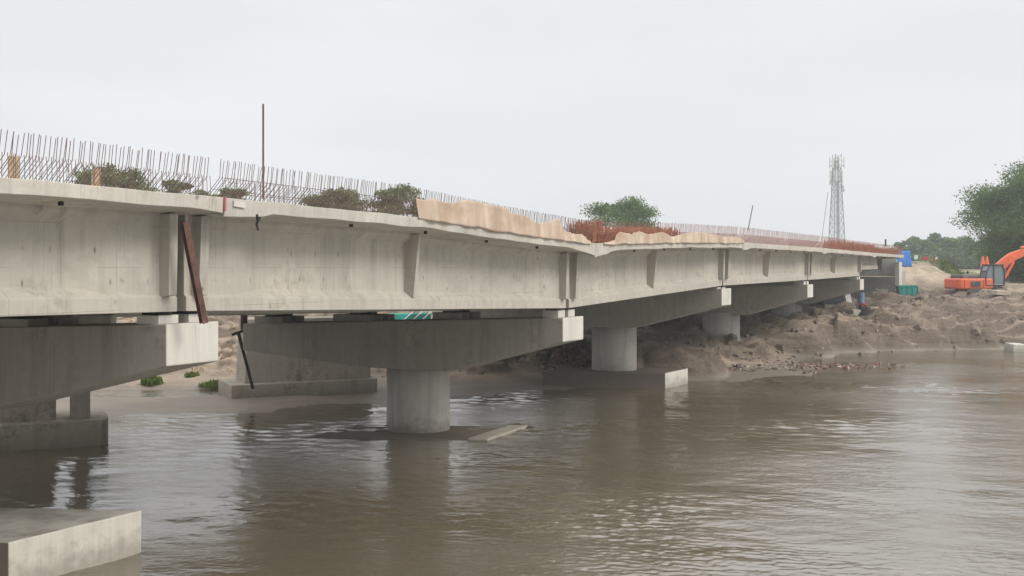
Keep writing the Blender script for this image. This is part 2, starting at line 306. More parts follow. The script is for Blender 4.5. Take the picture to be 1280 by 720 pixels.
# ------------------------------------------------------------------ terrain and river
CX = {
 -4000: [(40, -1.5), (52, -.6), (56, 0), (62, .5), (75, 1.5), (95, 3), (150, 4.5), (300, 6), (5000, 6.2)],
 -200: [(40, -1.5), (46, -.8), (50, 0), (52, .3), (62, .5), (72, 1.3), (82, 2.4), (95, 3.2), (150, 4.5), (300, 6), (5000, 6.2)],
 110: [(40, -1.5), (46, -.6), (47.3, 0), (48.5, .12), (53, .14), (54.6, -.2), (57.2, -.2), (58, .18), (62, .55), (66, 1.1), (74, 1.9), (84, 2.6), (95, 3.3), (150, 4.5), (300, 6), (5000, 6.2)],
 300: [(40, -1.5), (47, -.6), (48.4, 0), (49.5, .12), (54, .14), (55.2, -.2), (57.3, -.2), (58, .18), (61, .5), (66, 1.2), (74, 2.1), (84, 2.7), (95, 3.3), (150, 4.5), (300, 6), (5000, 6.2)],
 480: [(40, -1.5), (50, -.6), (51.4, 0), (52.5, .1), (58, .12), (62, .3), (66, 1.0), (72, 1.7), (84, 2.5), (95, 3.2), (150, 4.5), (300, 6), (5000, 6.2)],
 590: [(40, -1.5), (53, -.6), (54.4, 0), (55.5, .12), (59, .2), (61.5, .45), (65, 1.25), (70, 1.9), (84, 2.5), (95, 3.4), (150, 4.5), (300, 6), (5000, 6.2)],
 700: [(40, -1.5), (56, -.6), (57.6, 0), (58.5, .15), (61, .35), (64, 1.2), (68, 1.7), (72, 2.1), (84, 2.7), (95, 3.4), (150, 4.5), (300, 6), (5000, 6.2)],
 790: [(40, -1.5), (60, -.6), (61.5, 0), (62.5, .3), (64, .8), (66.5, 1.05), (71, 1.3), (77, 2.4), (81, 3.0), (95, 3.4), (150, 4.5), (300, 6), (5000, 6.2)],
 845: [(40, -1.5), (61.2, -.6), (62.4, 0), (62.7, .9), (63.2, 1.5), (69, 1.6), (73, 1.5), (78, 2.0), (84, 3.0), (95, 3.5), (150, 4.5), (300, 6), (5000, 6.2)],
 888: [(40, -1.5), (60.5, -.6), (62, 0), (63.0, .6), (64.5, 1.3), (68, 1.4), (70.5, .8), (72.8, 1.5), (79, 1.75), (86, 2.4), (96, 3.4), (150, 4.5), (300, 6), (5000, 6.2)],
 912: [(40, -1.5), (60, -.5), (61.5, 0), (63, .1), (68.5, .16), (71, .7), (73.2, 1.35), (77.5, 1.4), (79, 1.5), (84, 1.5), (90, 2.2), (98, 3.4), (150, 4.5), (300, 6), (5000, 6.2)],
 1010: [(40, -1.5), (63, -.5), (65, -.03), (67, .06), (72, .05), (75, -.05), (78, 0), (78.6, .8), (79.3, 1.7), (85, 1.75), (90, 2.5), (98, 3.4), (150, 4.5), (300, 6), (5000, 6.2)],
 1050: [(40, -1.5), (70, -.5), (76, -.3), (80, -.08), (82, 0), (82.6, .3), (83.2, 1.5), (90, 2.2), (98, 3.0), (106, 3.8), (114, 5), (150, 6), (300, 6), (5000, 6.2)],
 1105: [(40, -1.5), (80, -.5), (83.5, -.1), (84.6, 0), (84.75, 1.3), (86, 1.9), (90, 2.1), (93, 2.2), (98, 3.2), (103, 3.4), (106, 4.3), (112, 5.4), (120, 6.2), (135, 7.1), (200, 7.6), (300, 7), (5000, 6.2)],
 1160: [(40, -1.5), (82, -.5), (84.5, -.1), (85.4, 0), (85.55, 1.35), (87, 2.1), (92, 2.5), (97, 3.4), (103, 4.1), (107, 5.0), (113, 5.6), (121, 6.3), (135, 7.0), (200, 7.4), (300, 7), (5000, 6.2)],
 1205: [(40, -1.5), (83, -.5), (85.2, -.1), (86, 0), (86.2, 1.0), (89, 2.0), (93, 2.9), (96.5, 4.0), (99, 3.9), (103, 3.8), (112, 4.4), (122, 5.1), (150, 5.6), (220, 6), (5000, 6.2)],
 1262: [(40, -1.5), (84, -.5), (86.2, -.1), (87, 0), (87.6, .8), (90.5, 2.0), (93.5, 3.2), (96.5, 4.15), (99, 3.9), (103, 3.8), (115, 4.2), (130, 4.6), (160, 5.2), (220, 6), (5000, 6.2)],
 1700: [(40, -1.5), (86, -.5), (89, 0), (92, 1.4), (95, 3.0), (103, 3.8), (120, 4.2), (160, 5.2), (220, 6), (5000, 6.2)],
 6000: [(40, -1.5), (95, -.5), (99, 0), (103, 1.5), (108, 3.0), (120, 3.8), (160, 5.2), (220, 6), (5000, 6.2)],
}
CK = sorted(CX)
def base_h(px, Y):      # arrays
    hs_ = np.array([np.interp(Y, [a for a, _ in CX[k]], [b for _, b in CX[k]]) for k in CK])
    i = np.clip(np.searchsorted(CK, px)-1, 0, len(CK)-2); k0 = np.array(CK)[i]; k1 = np.array(CK)[i+1]
    t = np.clip((px-k0)/(k1-k0), 0, 1); t = t*t*(3-2*t)
    j = np.arange(len(px)); return hs_[i, j]*(1-t)+hs_[i+1, j]*t
MOUNDS = [((px-640)/FPX*Y, Y, rx, ry, h) for px, Y, rx, ry, h in ((1183, 91, 3.6, 3.2, .95), (1112, 88.5, 2.6, 2.0, .9), (1240, 89.8, 4.2, 2.2, .35), (1040, 86, 2.2, 1.5, .5),
          (1150, 88, 2.2, 1.6, .7), (655, 66.5, 3.4, 2.6, .8), (603, 63.5, 1.8, 2.0, .7), (830, 80, 3.2, 2.5, .9), (1000, 82.5, 2.6, 2, .6), (240, 70, 3.0, 2.6, .7), (160, 73, 3.5, 3, .8), (1290, 95, 4, 3, .7), (1210, 86.8, 2.6, 1.0, .5))]
def rough_h(x, y, b):
    ppx = x/y*FPX+640
    flat = .35 if (800 < ppx < 905 and 62 < y < 73) or (925 < ppx < 1045 and 76 < y < 88) else 1
    for (mx_, my_, rx_, ry_, hh_) in MOUNDS:
        b += hh_*math.exp(-(((x-mx_)/rx_)**2+((y-my_)/ry_)**2)**1.3)
    k = min(max((b-.22)/.9, 0), 1)
    db = sum(hh_*math.exp(-(((x-mx_)/rx_)**2+((y-my_)/ry_)**2)**1.3) for (mx_, my_, rx_, ry_, hh_) in MOUNDS)
    if k <= 0: return .025*noise.noise(Vector((x*.4, y*.4, 0)))
    p = Vector((x, y, 0))
    a = noise.fractal(p*.22, 1.0, 2.0, 5)*.42
    r = (abs(noise.noise(p*.5+Vector((9, 3, 1)))))*.75-.14+abs(noise.noise(p*1.3))*.22
    q = noise.noise(p*1.7)*.11+noise.noise(p*4)*.05+max(0, noise.noise(Vector((x*.13, y*.16, 4))))*1.1
    tr = (b+a)*1.5+noise.noise(p*.12)*1.5; fr = tr-math.floor(tr); sm = fr**4/(fr**4+(1-fr)**4) if 0 < fr < 1 else fr
    if y < 104: r += (sm-fr)*.75*(1 if b < 3 else .5)
    f = 1 if y < 108 else max(.35, 1-(y-108)/60)
    return db*min(1, max(0, (b-db+.05)/.3))+k*(a+r*1.1+q*1.0)*f*flat
pxs = np.concatenate([np.array([-4000, -3000, -2200, -1600, -1200, -900, -700, -500, -350]), np.arange(-250, 1420, 3.2), np.array([1440, 1480, 1540, 1620, 1720, 1900, 2200, 2700, 3500, 4700, 6000])])
Ys = np.concatenate([np.arange(40, 56, .5), np.arange(56, 104, .2), np.arange(104, 125, .5), 125*1.05**np.arange(0, 76)])
GX, GY = np.meshgrid(pxs, Ys); fx, fy = GX.ravel(), GY.ravel()
hz = base_h(fx, fy); wx = (fx-640)/FPX*fy
hz = np.array([h+rough_h(a, b, h) if b < 400 else h for a, b, h in zip(wx, fy, hz)])
V = np.stack([wx, fy, hz], 1); nc = len(pxs); nr = len(Ys)
ii, jj = np.meshgrid(np.arange(nr-1), np.arange(nc-1), indexing='ij'); a0 = (ii*nc+jj).ravel()
F = np.stack([a0, a0+1, a0+nc+1, a0+nc], 1)
gme = fast_mesh('ground', V, F, ground_mat()); gme.shade_smooth()
ground = bpy.data.objects.new('ground', gme); COL.objects.link(ground); tag(ground, kind='structure')
def gz(x, y):
    px = np.array([x/y*FPX+640]); b = float(base_h(px, np.array([y]))[0]); return b+rough_h(x, y, b)
def on(px, Y, dz=0):
    x = (px-640)/FPX*Y; return Vector((x, Y, gz(x, Y)+dz))
M_WATER = water_mat()
wm = MB(); wm.add([(-900, -400, -.3), (900, -400, -.3), (900, 130, -.3), (-900, 130, -.3)], [(0, 1, 2, 3)])
tag(wm.build('water', M_WATER), kind='structure')
def waves():        # wind and current chop as real geometry
    px = np.concatenate([np.linspace(-4500, -160, 60), np.arange(-150, 1430, 1.7), np.linspace(1450, 5800, 60)])
    yy = np.concatenate([np.arange(402, 470, 1.0), np.arange(470, 800, .62), np.linspace(802, 1500, 60)])
    Yr = CAMZ*FPX/(yy[::-1]-HOR); PX, YY = np.meshgrid(px, Yr); X = (PX-640)/FPX*YY
    rs = np.random.RandomState(3); H = np.zeros_like(X)
    warp = sum(np.sin(X*a+YY*b+c)*.5 for a, b, c in ((.31, .12, 0), (-.14, .37, 2), (.22, -.29, 4)))
    def env(seed, k):
        r = np.random.RandomState(seed); e = np.zeros_like(X)
        for _ in range(7):
            th = r.uniform(0, 6.28); kk = k*r.uniform(.5, 1.6); e += np.sin((X*np.cos(th)*.6+YY*np.sin(th))*kk+r.uniform(0, 6.28)+warp*.6)
        return np.clip(.5+e/4.2, 0, 1)
    e1, e2, e3 = env(1, .18), env(2, .35), env(3, .9)
    res = YY/FPX*1.7+YY**2/(CAMZ*FPX)*.62*.6     # do not carry waves finer than the grid
    for lam, n_, slope, e in ((5.5, 5, .005, 1), (2.8, 7, .009, .5+.6*e1), (1.4, 12, .018, .4+1.0*e1*e2), (.7, 18, .034, .35+1.5*e2*e3), (.36, 20, .036, .35+1.5*e1*e3), (.2, 20, .03, .5+.9*e3)):
        att = np.clip((lam-res*1.2)/(lam*.45), 0, 1)
        for _ in range(n_):
            th = rs.normal(1.35, .6); l = lam*rs.uniform(.7, 1.4); k = 2*math.pi/l; ph = (X*math.cos(th)+YY*math.sin(th))*k+rs.uniform(0, 6.28)+warp*rs.uniform(.5, 2)*(1.2/lam if lam > 1 else 1.5)
            w_ = np.sin(ph); H += slope/k*1.4*(w_+.25*np.cos(2*ph))*e*att/math.sqrt(n_)*1.6
    H *= np.clip((YY-3)/6, .3, 1)
    nr_, nc_ = X.shape; V = np.stack([X.ravel(), YY.ravel(), H.ravel()], 1)
    i_, j_ = np.meshgrid(np.arange(nr_-1), np.arange(nc_-1), indexing='ij'); a_ = (i_*nc_+j_).ravel()
    me = fast_mesh('water', V, np.stack([a_, a_+1, a_+nc_+1, a_+nc_], 1), M_WATER); me.shade_smooth()
    o = bpy.data.objects.new('water', me); COL.objects.link(o); tag(o, kind='structure')
waves()

# ------------------------------------------------------------------ bridge
JS = [-18.8, 0, 18.8, 37.3, 55.8, 73.8, 89.6]                       # pier lines
ZB = {-18.8: 5.75, 0: 5.50, 18.8: 4.96, 37.3: 5.50, 55.8: 5.61, 73.8: 5.76, 89.6: 5.9}
ZT = [(-18.8, 7.95), (-5.2, 7.88), (0, 7.84), (7.35, 7.74), (12.5, 7.49), (18.8, 7.27), (28, 7.53), (37.3, 7.69), (55.8, 7.70), (73.8, 7.62), (89.6, 7.6)]
def zt(s): return float(np.interp(s, [a for a, _ in ZT], [b for _, b in ZT]))
CF = .038                                                          # crossfall
def deck_edge_bottom(s): return zt(s)-.26
def stirrup(var, fat=1):
    r = random.Random(var); m = MB(); j = lambda a: r.uniform(-a, a)
    h1, h2 = .74+j(.02), .79+j(.025)
    m.tube([(0, -.86, -.05), (j(.006), -.86, .25), (.004+j(.006), -.84, .43)], .0052*fat, 4)
    m.tube([(.006, -.26, -.05), (.006+j(.005), -.76+j(.012), .40+j(.02)), (.022+j(.012), -.80+j(.015), h2)], .0058*fat, 4)
    return m
bar_meshes = {}
for nm, mm in (('a', M_BAR), ('b', M_RUST)):
    bar_meshes[nm] = [stirrup(k, 1.12 if nm == 'a' else 1.3).mesh('reinforcement_bar', mm) for k in range(9)]
def slab(name, s0, s1, root, rz0):
    rings = []; S = np.linspace(s0+.02, s1-.02, int((s1-s0)/.3)+1)
    for s in S:
        e0, e1 = s-s0, s1-s; th = .26+.03*noise.noise(Vector((s*.7, 2, 0)))
        th += .13*max(0, 1-e0/1.5)**.4*(e0 < 1.5)+.06*max(0, 1-e1/.8)*(e1 < .8)
        if abs(s-18.8) < 2.2: th += .12*(1-abs(s-18.8)/2.2)
        we = -1.0-.025*noise.noise(Vector((s*.9, 7, 0)))-.012*(int(s/2.35) % 2); z = zt(s)+.018*noise.noise(Vector((s*.8, 5, 1)))-rz0
        x = s-s0
        ring = [(we, z), (we+.02, z-th), (-.42, z-.27-.02), (-.02, z-.335), (15.8, z-.30-CF*16.5), (16.3, z-.26-CF*17), (16.3, z-CF*17.3)]
        rings.append([Vector((x, t, zz)) for t, zz in ring])
    return MB().loft(rings).build(name, C_SLAB, root, bevel=.012)
def girder(s0, s1, t0, zb0, zb1, root, rz0, detail=True, hcut=None, x0=0):
    L = s1-s0; rings = []
    def ring(x, a):
        s = s0+x; zb = zb0+(zb1-zb0)*x/L-CF*t0-rz0; top = zt(s)-.30-CF*(t0+1)+.02-rz0
        if t0 > .3: top -= 0
        H = top-zb
        half = [(0, 0), (0, .30), (a, .30+a*.75), (a, H-.28), (.03, H-.1), (.03, H)]
        if a < .02: half = [(0, 0), (0, .30), (.004, .34), (.004, H-.28), (.0, H-.1), (.0, H)]
        pts = [(t0+u, zb+v) for u, v in half]+[(t0+.9-u, zb+v) for u, v in half[::-1]]
        return [Vector((x+x0, t, z)) for t, z in pts]
    g = .0
    for x in sorted(set([0, 1.5, 2.6, L-2.6, L-1.5, L]+[float(v) for v in np.linspace(0, L, 13)])): rings.append(ring(x, float(np.interp(x, [1.5, 2.6, L-2.6, L-1.5], [.06, .26, .26, .06]))))
    o = MB().loft(rings).build('girder', C_GIRD, root, bevel=.015)
    if detail:
        def rib(x, a, th, out_t, out_b):
            s = s0+x; zb = zb0+(zb1-zb0)*x/L-rz0; top = zt(s)-.30-CF+.01-rz0
            m = MB(); poly = [(-out_b, zb+.34), (-out_t, top-.02), (a+.03, top-.02), (a+.03, zb+.30)]
            m.prism(poly, x-th/2, x+th/2, lambda xx, u, v: Vector((xx+x0, t0+u, v)))
            m.build('rib', C_GIRD, o, bevel=.012)
        if L > 12:
            rib(L*.465, .26, .13, .22, .03); rib(.32, .06, .25, .24, .17); rib(L-.32, .06, .22, .24, .2)
        else: rib(.4, .06, .2, .15, .1)
    return o
ORD = ['leftmost span of the bridge, cut by the left edge of the photo', 'long near span of the bridge between the first and second visible piers, under the tan cloth',
       'middle span of the bridge just right of the sagging joint', 'fourth span of the bridge with pale edge and rusty bars, left of the far pier',
       'fifth span of the bridge, ending above the pier nearest the far bank', 'short last span of the bridge resting on the bank abutment']
ORD = ['nearest concrete bridge span, cut off by the left edge of the photo', 'long concrete bridge span with dark bars and tan cloth, right of the leaning brown beam',
       'concrete bridge span rising from the sagging V shaped joint', 'concrete bridge span with pinkish rusty bars in front of the leaning thin rod',
       'concrete bridge span below the mobile phone tower', 'short shallow concrete bridge span against the abutment at the far bank']
for i in range(6):
    s0, s1 = JS[i], JS[i+1]; base = 5.0; p = bw(s0, 0, base)
    root = empty('bridge_span', p, ANG, ORD[i], 'bridge span', 'spans of the unfinished bridge')
    sl_o = slab('deck_slab', s0, s1, root, base)
    za, zb_ = ZB[s0], ZB[s1]
    for k in range(4):
        if i == 5 and k == 0:
            girder(s0-.05, 81.9, 0, 6.25, 6.3, root, base, True, x0=-.05)
        else: girder(s0-.05, s1-.30, 4.3*k, za, zb_, root, base, k == 0, x0=-.05)
    dm_s = (.3, (s1-s0)*.465, s1-s0-.35) if i < 5 else (.5, s1-s0-.6)
    for x in dm_s:
        m = MB(); s = s0+x; lo = np.interp(s, [s0, s1], [za, zb_])+.35
        for k in range(3):
            t1, t2 = 4.3*k+.84, 4.3*(k+1)+.06
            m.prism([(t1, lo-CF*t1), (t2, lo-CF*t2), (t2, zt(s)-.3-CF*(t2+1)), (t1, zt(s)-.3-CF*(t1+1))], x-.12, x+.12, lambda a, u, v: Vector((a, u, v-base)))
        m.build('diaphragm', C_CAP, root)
    # starter bars along the edge
    kind = 'a' if i < 2 else 'b'
    if i == 5: step = .15
    step = .078 if i < 2 else .1; ss = np.arange(s0+.12, s1-.1, step)
    if i == 0: ss = ss[ss > -8.0]
    if i == 0: ss = ss[::-1]
    rest = MB()
    for q, s in enumerate(ss):
        if i == 0 and s > -.25: continue
        x = s-s0+random.uniform(-.008, .008); z = zt(s)-base-.004; me = random.choice(bar_meshes[kind])
        if q < 100:
            o = bpy.data.objects.new('reinforcement_bar', me); COL.objects.link(o); o.parent = sl_o
            o.location = (x, 0, z); o.rotation_euler = (random.gauss(0, .01), random.gauss(0, .012) if random.random() > .04 else random.gauss(0, .12), random.gauss(0, .03))
        else:
            rest.v; n0 = len(rest.v); mt = Matrix.Translation((x, 0, z)) @ Matrix.Rotation(random.gauss(0, .012), 4, 'Y')
            rest.add([mt @ v.co for v in me.vertices], [tuple(pp.vertices) for pp in me.polygons])
    if rest.v: tag(rest.build('reinforcement_bar', M_BAR if kind == 'a' else M_RUST, sl_o), kind='stuff')
    # longitudinal bars tied to the starters
    if i >= 1:
        m = MB()
        for (t, h) in ((-.84, .12), (-.86, .42), (-.5, .2)):
            m.tube([(x, t+.01*math.sin(x*3), zt(s0+x)-base+h) for x in np.linspace(.2, s1-s0-.2, 14)], .007, 4)
        m.build('longitudinal_bar', M_BAR if kind == 'a' else M_RUST, sl_o)
    # drain stubs under the overhang
    for x in np.arange(1.6, s1-s0-.5, 3.4):
        MB().tube([(x, -.5, zt(s0+x)-base-.2), (x, -.5, zt(s0+x)-base-.36)], .05, 8).build('drain_stub', M_BLACK, sl_o)

PL = {0: 'nearest bridge pier, its pale cap end under the leaning brown beam', 1: 'bridge pier standing in the water with a round column and long hammerhead cap',
      2: 'bridge pier with round column on the sand spit, beside the pale footing corner', 3: 'bridge pier whose round column meets the dark earth bank',
      4: 'farthest hammerhead bridge pier, beside the blue drum'}
def pier(idx, s, zc, tcol, tfar, Tk, colxy, colbase, dia=2.5):
    base = colbase; root = empty('bridge_pier', Vector((colxy[0], colxy[1], base)), ANG, PL[idx], 'bridge pier', 'hammerhead piers of the new bridge')
    rel = Vector((colxy[0], colxy[1], 0))-PA; cs, ct = rel.dot(D), rel.dot(T)
    f = lambda a, u, v: Vector((a+s-cs, u-ct, v-base))
    top = lambda t: zc-CF*t
    dep = 1.85
    prof = [(-.15, top(-.15)), (tfar, top(tfar)), (tfar, top(tfar)-1.1), (tcol+1.9, top(tcol)-dep), (tcol-1.9, top(tcol)-dep), (-.15, top(0)-.85)]
    m = MB(); m.prism(prof, -Tk/2, Tk/2, f)
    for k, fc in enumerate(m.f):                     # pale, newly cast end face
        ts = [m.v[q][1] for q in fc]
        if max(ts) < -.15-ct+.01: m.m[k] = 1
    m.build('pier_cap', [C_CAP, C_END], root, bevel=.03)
    c = MB(); zt_ = top(tcol)-dep+.15-base
    c.tube([(0, 0, -.3), (0, 0, zt_*.5), (0, 0, zt_)], dia/2, 56)
    o = c.build('column', C_COL, root); o.data.shade_smooth()
    for pidx in range(4):
        t = .45+4.3*pidx
        if t > tfar: continue
        for dx in (-.42, .42):
            g = MB(); zg = ZB[s]-CF*(t-.45)-.07; zl = top(t)
            if zg-zl < .06: zg = zl+.06
            g.box(f(dx, t-.02, (zl+zg)/2), (.55, .62 if pidx == 0 else (1.3, 2.0, 1.5)[pidx-1], zg-zl)); pe = g.build('pedestal', C_END if pidx == 0 else C_CAP, root, bevel=.01)
            b = MB(); b.box(f(dx, t, zg+.03), (.4, .45, .06)); b.build('bearing', M_BLACK, pe)
    return root, cs, ct
def footing(root, pts, z0, z1, m=C_FOOT, slope=0, top=0):
    P = [Vector(p) for p in pts]; inv = Matrix.LocRotScale(root.location, root.rotation_euler, None).inverted()
    V = [inv @ Vector((p[0], p[1], z0)) for p in P]+[inv @ Vector((p[0], p[1], z1+sl_)) for p, sl_ in zip(P, slope if slope else [0]*4)]
    mb = MB().add(V, [(3, 2, 1, 0), (4, 5, 6, 7), (0, 1, 5, 4), (1, 2, 6, 5), (2, 3, 7, 6), (3, 0, 4, 7)])
    mb.m = [0, top, 1, 0, 0, 0]
    return mb.build('footing', [C_FOOT2, m, C_TOP], root, bevel=.03)
def rect(p, q, depth):       # near face p->q, going away along T
    p, q = Vector((*p, 0)), Vector((*q, 0)); T2 = Vector((-.995, .08, 0)); return [p, q, q+T2*depth, p+T2*depth]
r, _, _ = pier(0, 0, 5.26, 7.6, 15.3, 1.5, tuple(bw(-.2, 7.9))[:2], -1.5)
footing(r, rect((-10.0, 21.8), (-8.33, 24.7), 8), -2, .95, top=2)
b0 = MB().box((0, 0, 0), (.5, 2.4, .34)).build('gap_fill_block', C_CAP, r, bevel=.02); b0.location = r.matrix_basis.inverted() @ bw(.35, 5.4, 5.17)  # added block, fills the gap above the cap so it stays dark
rA = r
r, _, _ = pier(1, 18.8, 4.64, 6.6, 14.55, 1.75, (-3.72, 43.6), -1.5)
fb = footing(r, rect((-.93, 40.7), (.66, 44.2), 7), -2, .014)
def strip(name, P0, P1, depth, z0, z1, m, par):      # raised strip along P0->P1, depth away along the footing
    P = rect(P0, P1, depth); inv = r.matrix_basis.inverted(); V = [inv @ (p+Vector((0, 0, z0))) for p in P]+[inv @ (p+Vector((0, 0, z1))) for p in P]
    return MB().add(V, [(3, 2, 1, 0), (4, 5, 6, 7), (0, 1, 5, 4), (1, 2, 6, 5), (2, 3, 7, 6), (3, 0, 4, 7)]).build(name, m, par, bevel=.015)
strip('rim', (-.91, 40.71), (.64, 44.17), .75, -.3, .075, C_FOOT, fb)
strip('wet_edge', (-1.36, 40.75), (-1.27, 40.93), 5.6, -.3, .028, C_FOOT2, fb)
r, _, _ = pier(2, 37.3, 5.36, 6.6, 15, 1.6, (5.6, 60.15), .2, 2.45)
footing(r, rect((8.1, 58.0), (9.75, 60.8), 6.5), -2, .85, m=C_END)
r, _, _ = pier(3, 55.8, 5.32, 5.9, 15, 1.6, (14.3, 75.0), .3)
r, _, _ = pier(4, 73.8, 5.50, 5.9, 15, 1.6, tuple(bw(73.8, 5.9))[:2], .6)

# abutment
root = empty('bridge_abutment', bw(90.2, 0, 2.6), ANG, 'grey concrete bridge abutment wall at the far bank beside the teal box', 'abutment')
MB().box((.1, 8, 1.35), (1.4, 16.4, 3.3)).build('seat_wall', C_ABUT, root, bevel=.02)
MB().box((.62, 8, 4.0), (.36, 16.4, 1.94)).build('back_wall', C_ABUT, root, bevel=.02)
MB().box((.1, -.42, 2.1), (1.6, .4, 4.5)).build('end_pillar', C_END, root, bevel=.02)
MB().box((-.63, 8, 2.62), (.1, 16.3, .12)).build('string_course', C_CAP, root)
MB().box((2.6, -.3, 1.6), (3.4, .3, 3.8)).build('wing_wall', C_ABUT, root, bevel=.02)

# ------------------------------------------------------------------ older wall piers behind
def wall_pier(a, b, zf, zw, label, inset=.25, thick=2.2, extra=None):
    a, b = Vector((*a, 0)), Vector((*b, 0)); d = (b-a); L = d.length; ang = math.atan2(d.y, d.x)
    root = empty('old_bridge_pier', a, ang, label, 'bridge pier', 'old wall piers behind the new bridge')
    n = 18; foot = []
    def outline(x0, x1, th, rr):
        P = [(x0, 0)]; P += [(x1-rr+rr*math.sin(k*math.pi/8), th/2-(th/2)*math.cos(k*math.pi/8)) for k in range(9)]; P += [(x0, th)]
        return P
    MB().prism(outline(0, L, thick+1, .3), -1.5, zf, lambda z, u, v: Vector((u, v, z))).build('footing', C_OLD, root, bevel=.04)
    return root, L, outline
r1, L, ol = wall_pier((-20.2, 37.1), (-14.5, 39.7), .93, 4, 'dark old pier wall at the left edge, seen below the nearest pier cap')
MB().prism([(-.2, .6), (4.45, .6), (4.45, 2.6), (-.2, 2.6)], .9, 3.7, lambda z, u, v: Vector((u, v, z))).build('wall', C_OLD, r1, bevel=.03)
MB().prism([(4.95, .6), (5.6, .6), (5.6, 1.6), (4.95, 1.6)], .9, 4.1, lambda z, u, v: Vector((u, v, z))).build('pillar', C_OLD, r1, bevel=.03)
r2, L, ol = wall_pier((-13.45, 52.6), (-6.65, 55.9), .78, 4, 'old grey pier wall on a long footing behind the pier standing in the water')
MB().loft([[Vector((.75+k*.5, .5, z)), Vector((L-.4, .5, z)), Vector((L-.4, 2.6, z)), Vector((.75+k*.5, 2.6, z))] for z, k in ((.76, 0), (2.1, .12), (3.9, .3))]).build('wall', C_OLD, r2, bevel=.03)

# ------------------------------------------------------------------ things on and against the bridge
def leaning(name, p, q, r, m, label, cat, n=8, sq=None):
    p, q = Vector(p), Vector(q); mb = MB()
    if sq:
        d = (q-p); rot = d.to_track_quat('Z', 'Y').to_matrix(); c = d/2
        # H section
        mb.box(c, (sq, .012, d.length), rot)
        for sgn in (-1, 1): mb.box(c+rot @ Vector((sgn*sq/2, 0, 0)), (.014, sq*.95, d.length), rot)
    else: mb.tube([(0, 0, 0), (q-p)/2, q-p], r, n)
    o = mb.build(name, m); o.location = p; return tag(o, label, cat)
leaning('steel_beam', at(255, 404, 22.25), at(230, 277, 21.95), .06, M_BEAM, 'brown rusty steel beam leaning against the gap between the two nearest girders', 'steel beam', sq=.13)
leaning('steel_rod', at(329, 249, 23.6), at(329, 130, 23.6), .022, M_BAR, 'tall dark steel rod standing upright among the bars near the first joint', 'steel rod')
q = s_of(936); pz = bw(q, -.8); Yq = pz.y
leaning('steel_rod', at(935, 288, Yq), at(941, 257, Yq), .025, M_BAR, 'thin steel rod leaning to the right above the far pink bars', 'steel rod', 5)
q = s_of(1030); Yq = bw(q, -.8).y
leaning('steel_rod', at(1027, 300, Yq), at(1035, 240, Yq), .022, M_STEEL, 'thin pale rod standing just left of the mobile phone tower', 'steel rod', 5)
q = s_of(1107); Yq = bw(q, -.8).y
leaning('steel_post', at(1107, 308, Yq), at(1107, 299, Yq), .07, M_BEAM, 'short dark post on the far end of the deck edge', 'post', 6)
for px, y0, y1, wd, lb in ((17, 223, 195, 11, 'pale upright plank behind the bars nearest the left edge'), (120, 234, 211, 10, 'pale upright plank in front of the treetop behind the bars')):
    s = s_of(px, -.1); P = bw(s, -.1); k = P.y/FPX
    b_ = at(px, y0+3, P.y); m = MB(); h = (y0-y1+3)*k
    m.box((0, 0, h/2), (.045, wd*k*1.1, h), taper=.97); m.box((0, .01, h*.5), (.06, wd*k*.2, h*.96))
    o = m.build('wooden_post', M_WOOD, bevel=.005); o.location = b_; o.rotation_euler = (0, R(1.5), ANG+R(20)+math.pi/6)
    tag(o, lb, 'wooden post', 'planks standing on the deck')
# painted slab end stop and loose plate at the first joint
o = MB().box((0, 0, 0), (.05, .42, .29)).build('edge_plate', M_PINK, bevel=.004); o.location = bw(.0, -.82, 7.71); o.rotation_euler = (0, 0, ANG)
tag(o, 'faded red plate closing the slab joint above the leaning brown beam', 'plate')
o = MB().box((0, 0, 0), (.34, .03, .12)).build('packing_board', C_END, bevel=.004); o.location = bw(.42, -1.025, 7.72); o.rotation_euler = (0, R(4), ANG)
tag(o, 'small pale board on the slab edge right of the red plate', 'board')
m = MB(); m.tube([(0, 0, 0), (.03, 0, -.12), (-.01, .02, -.2), (.03, 0, -.33)], .03, 6); o = m.build('cut_pipe', M_BLACK); o.location = at(321, 268, 22.9); tag(o, 'short black pipe stub hanging under the slab near the tall rod', 'pipe')
# beam, prop and post at the far end of the water pier's cap
m = MB(); a, b_ = at(298, 416, 47.2), at(316, 485, 52.4); m.tube([Vector((0, 0, 0)), b_-a], .075, 8); o = m.build('prop', M_BLACK); o.location = a
MB().tube([Vector((-.28, 0, -.08)), Vector((.3, .0, .12))], .06, 6).build('prop_head', M_BLACK, o)
tag(o, 'black steel prop with a T head leaning beside the old grey pier', 'prop')
leaning('steel_post', at(305, 412, 46.2), at(305, 391, 46.2), .15, M_BEAM, 'dark brown post standing on the hidden end of the water pier cap', 'post')
# dangling starter bars under the near girder
m = MB()
for k in range(16):
    p = at(55+k*1.7, 394, 26.5+random.uniform(-.3, .3)); q_ = p+Vector((random.uniform(-.15, .12), 0, -.27)); m.tube([p, (p+q_)/2+Vector((.03, 0, 0)), q_], .007, 4)
o = m.build('hanging_bar', M_STEEL); tag(o, 'cluster of thin bent bars hanging in the dark gap above the nearest pier cap', 'bars', kind='stuff')
m = MB(); m.box((0, 0, 0), (1.15, .5, .26)); m.box((-.3, -.28, .0), (.12, .08, .3)); o = m.build('packing_block', C_COL, bevel=.02); o.location = at(112, 400, 26.6); o.rotation_euler = (0, 0, R(8))
tag(o, 'grey concrete block wedged between girder and nearest pier cap', 'block')

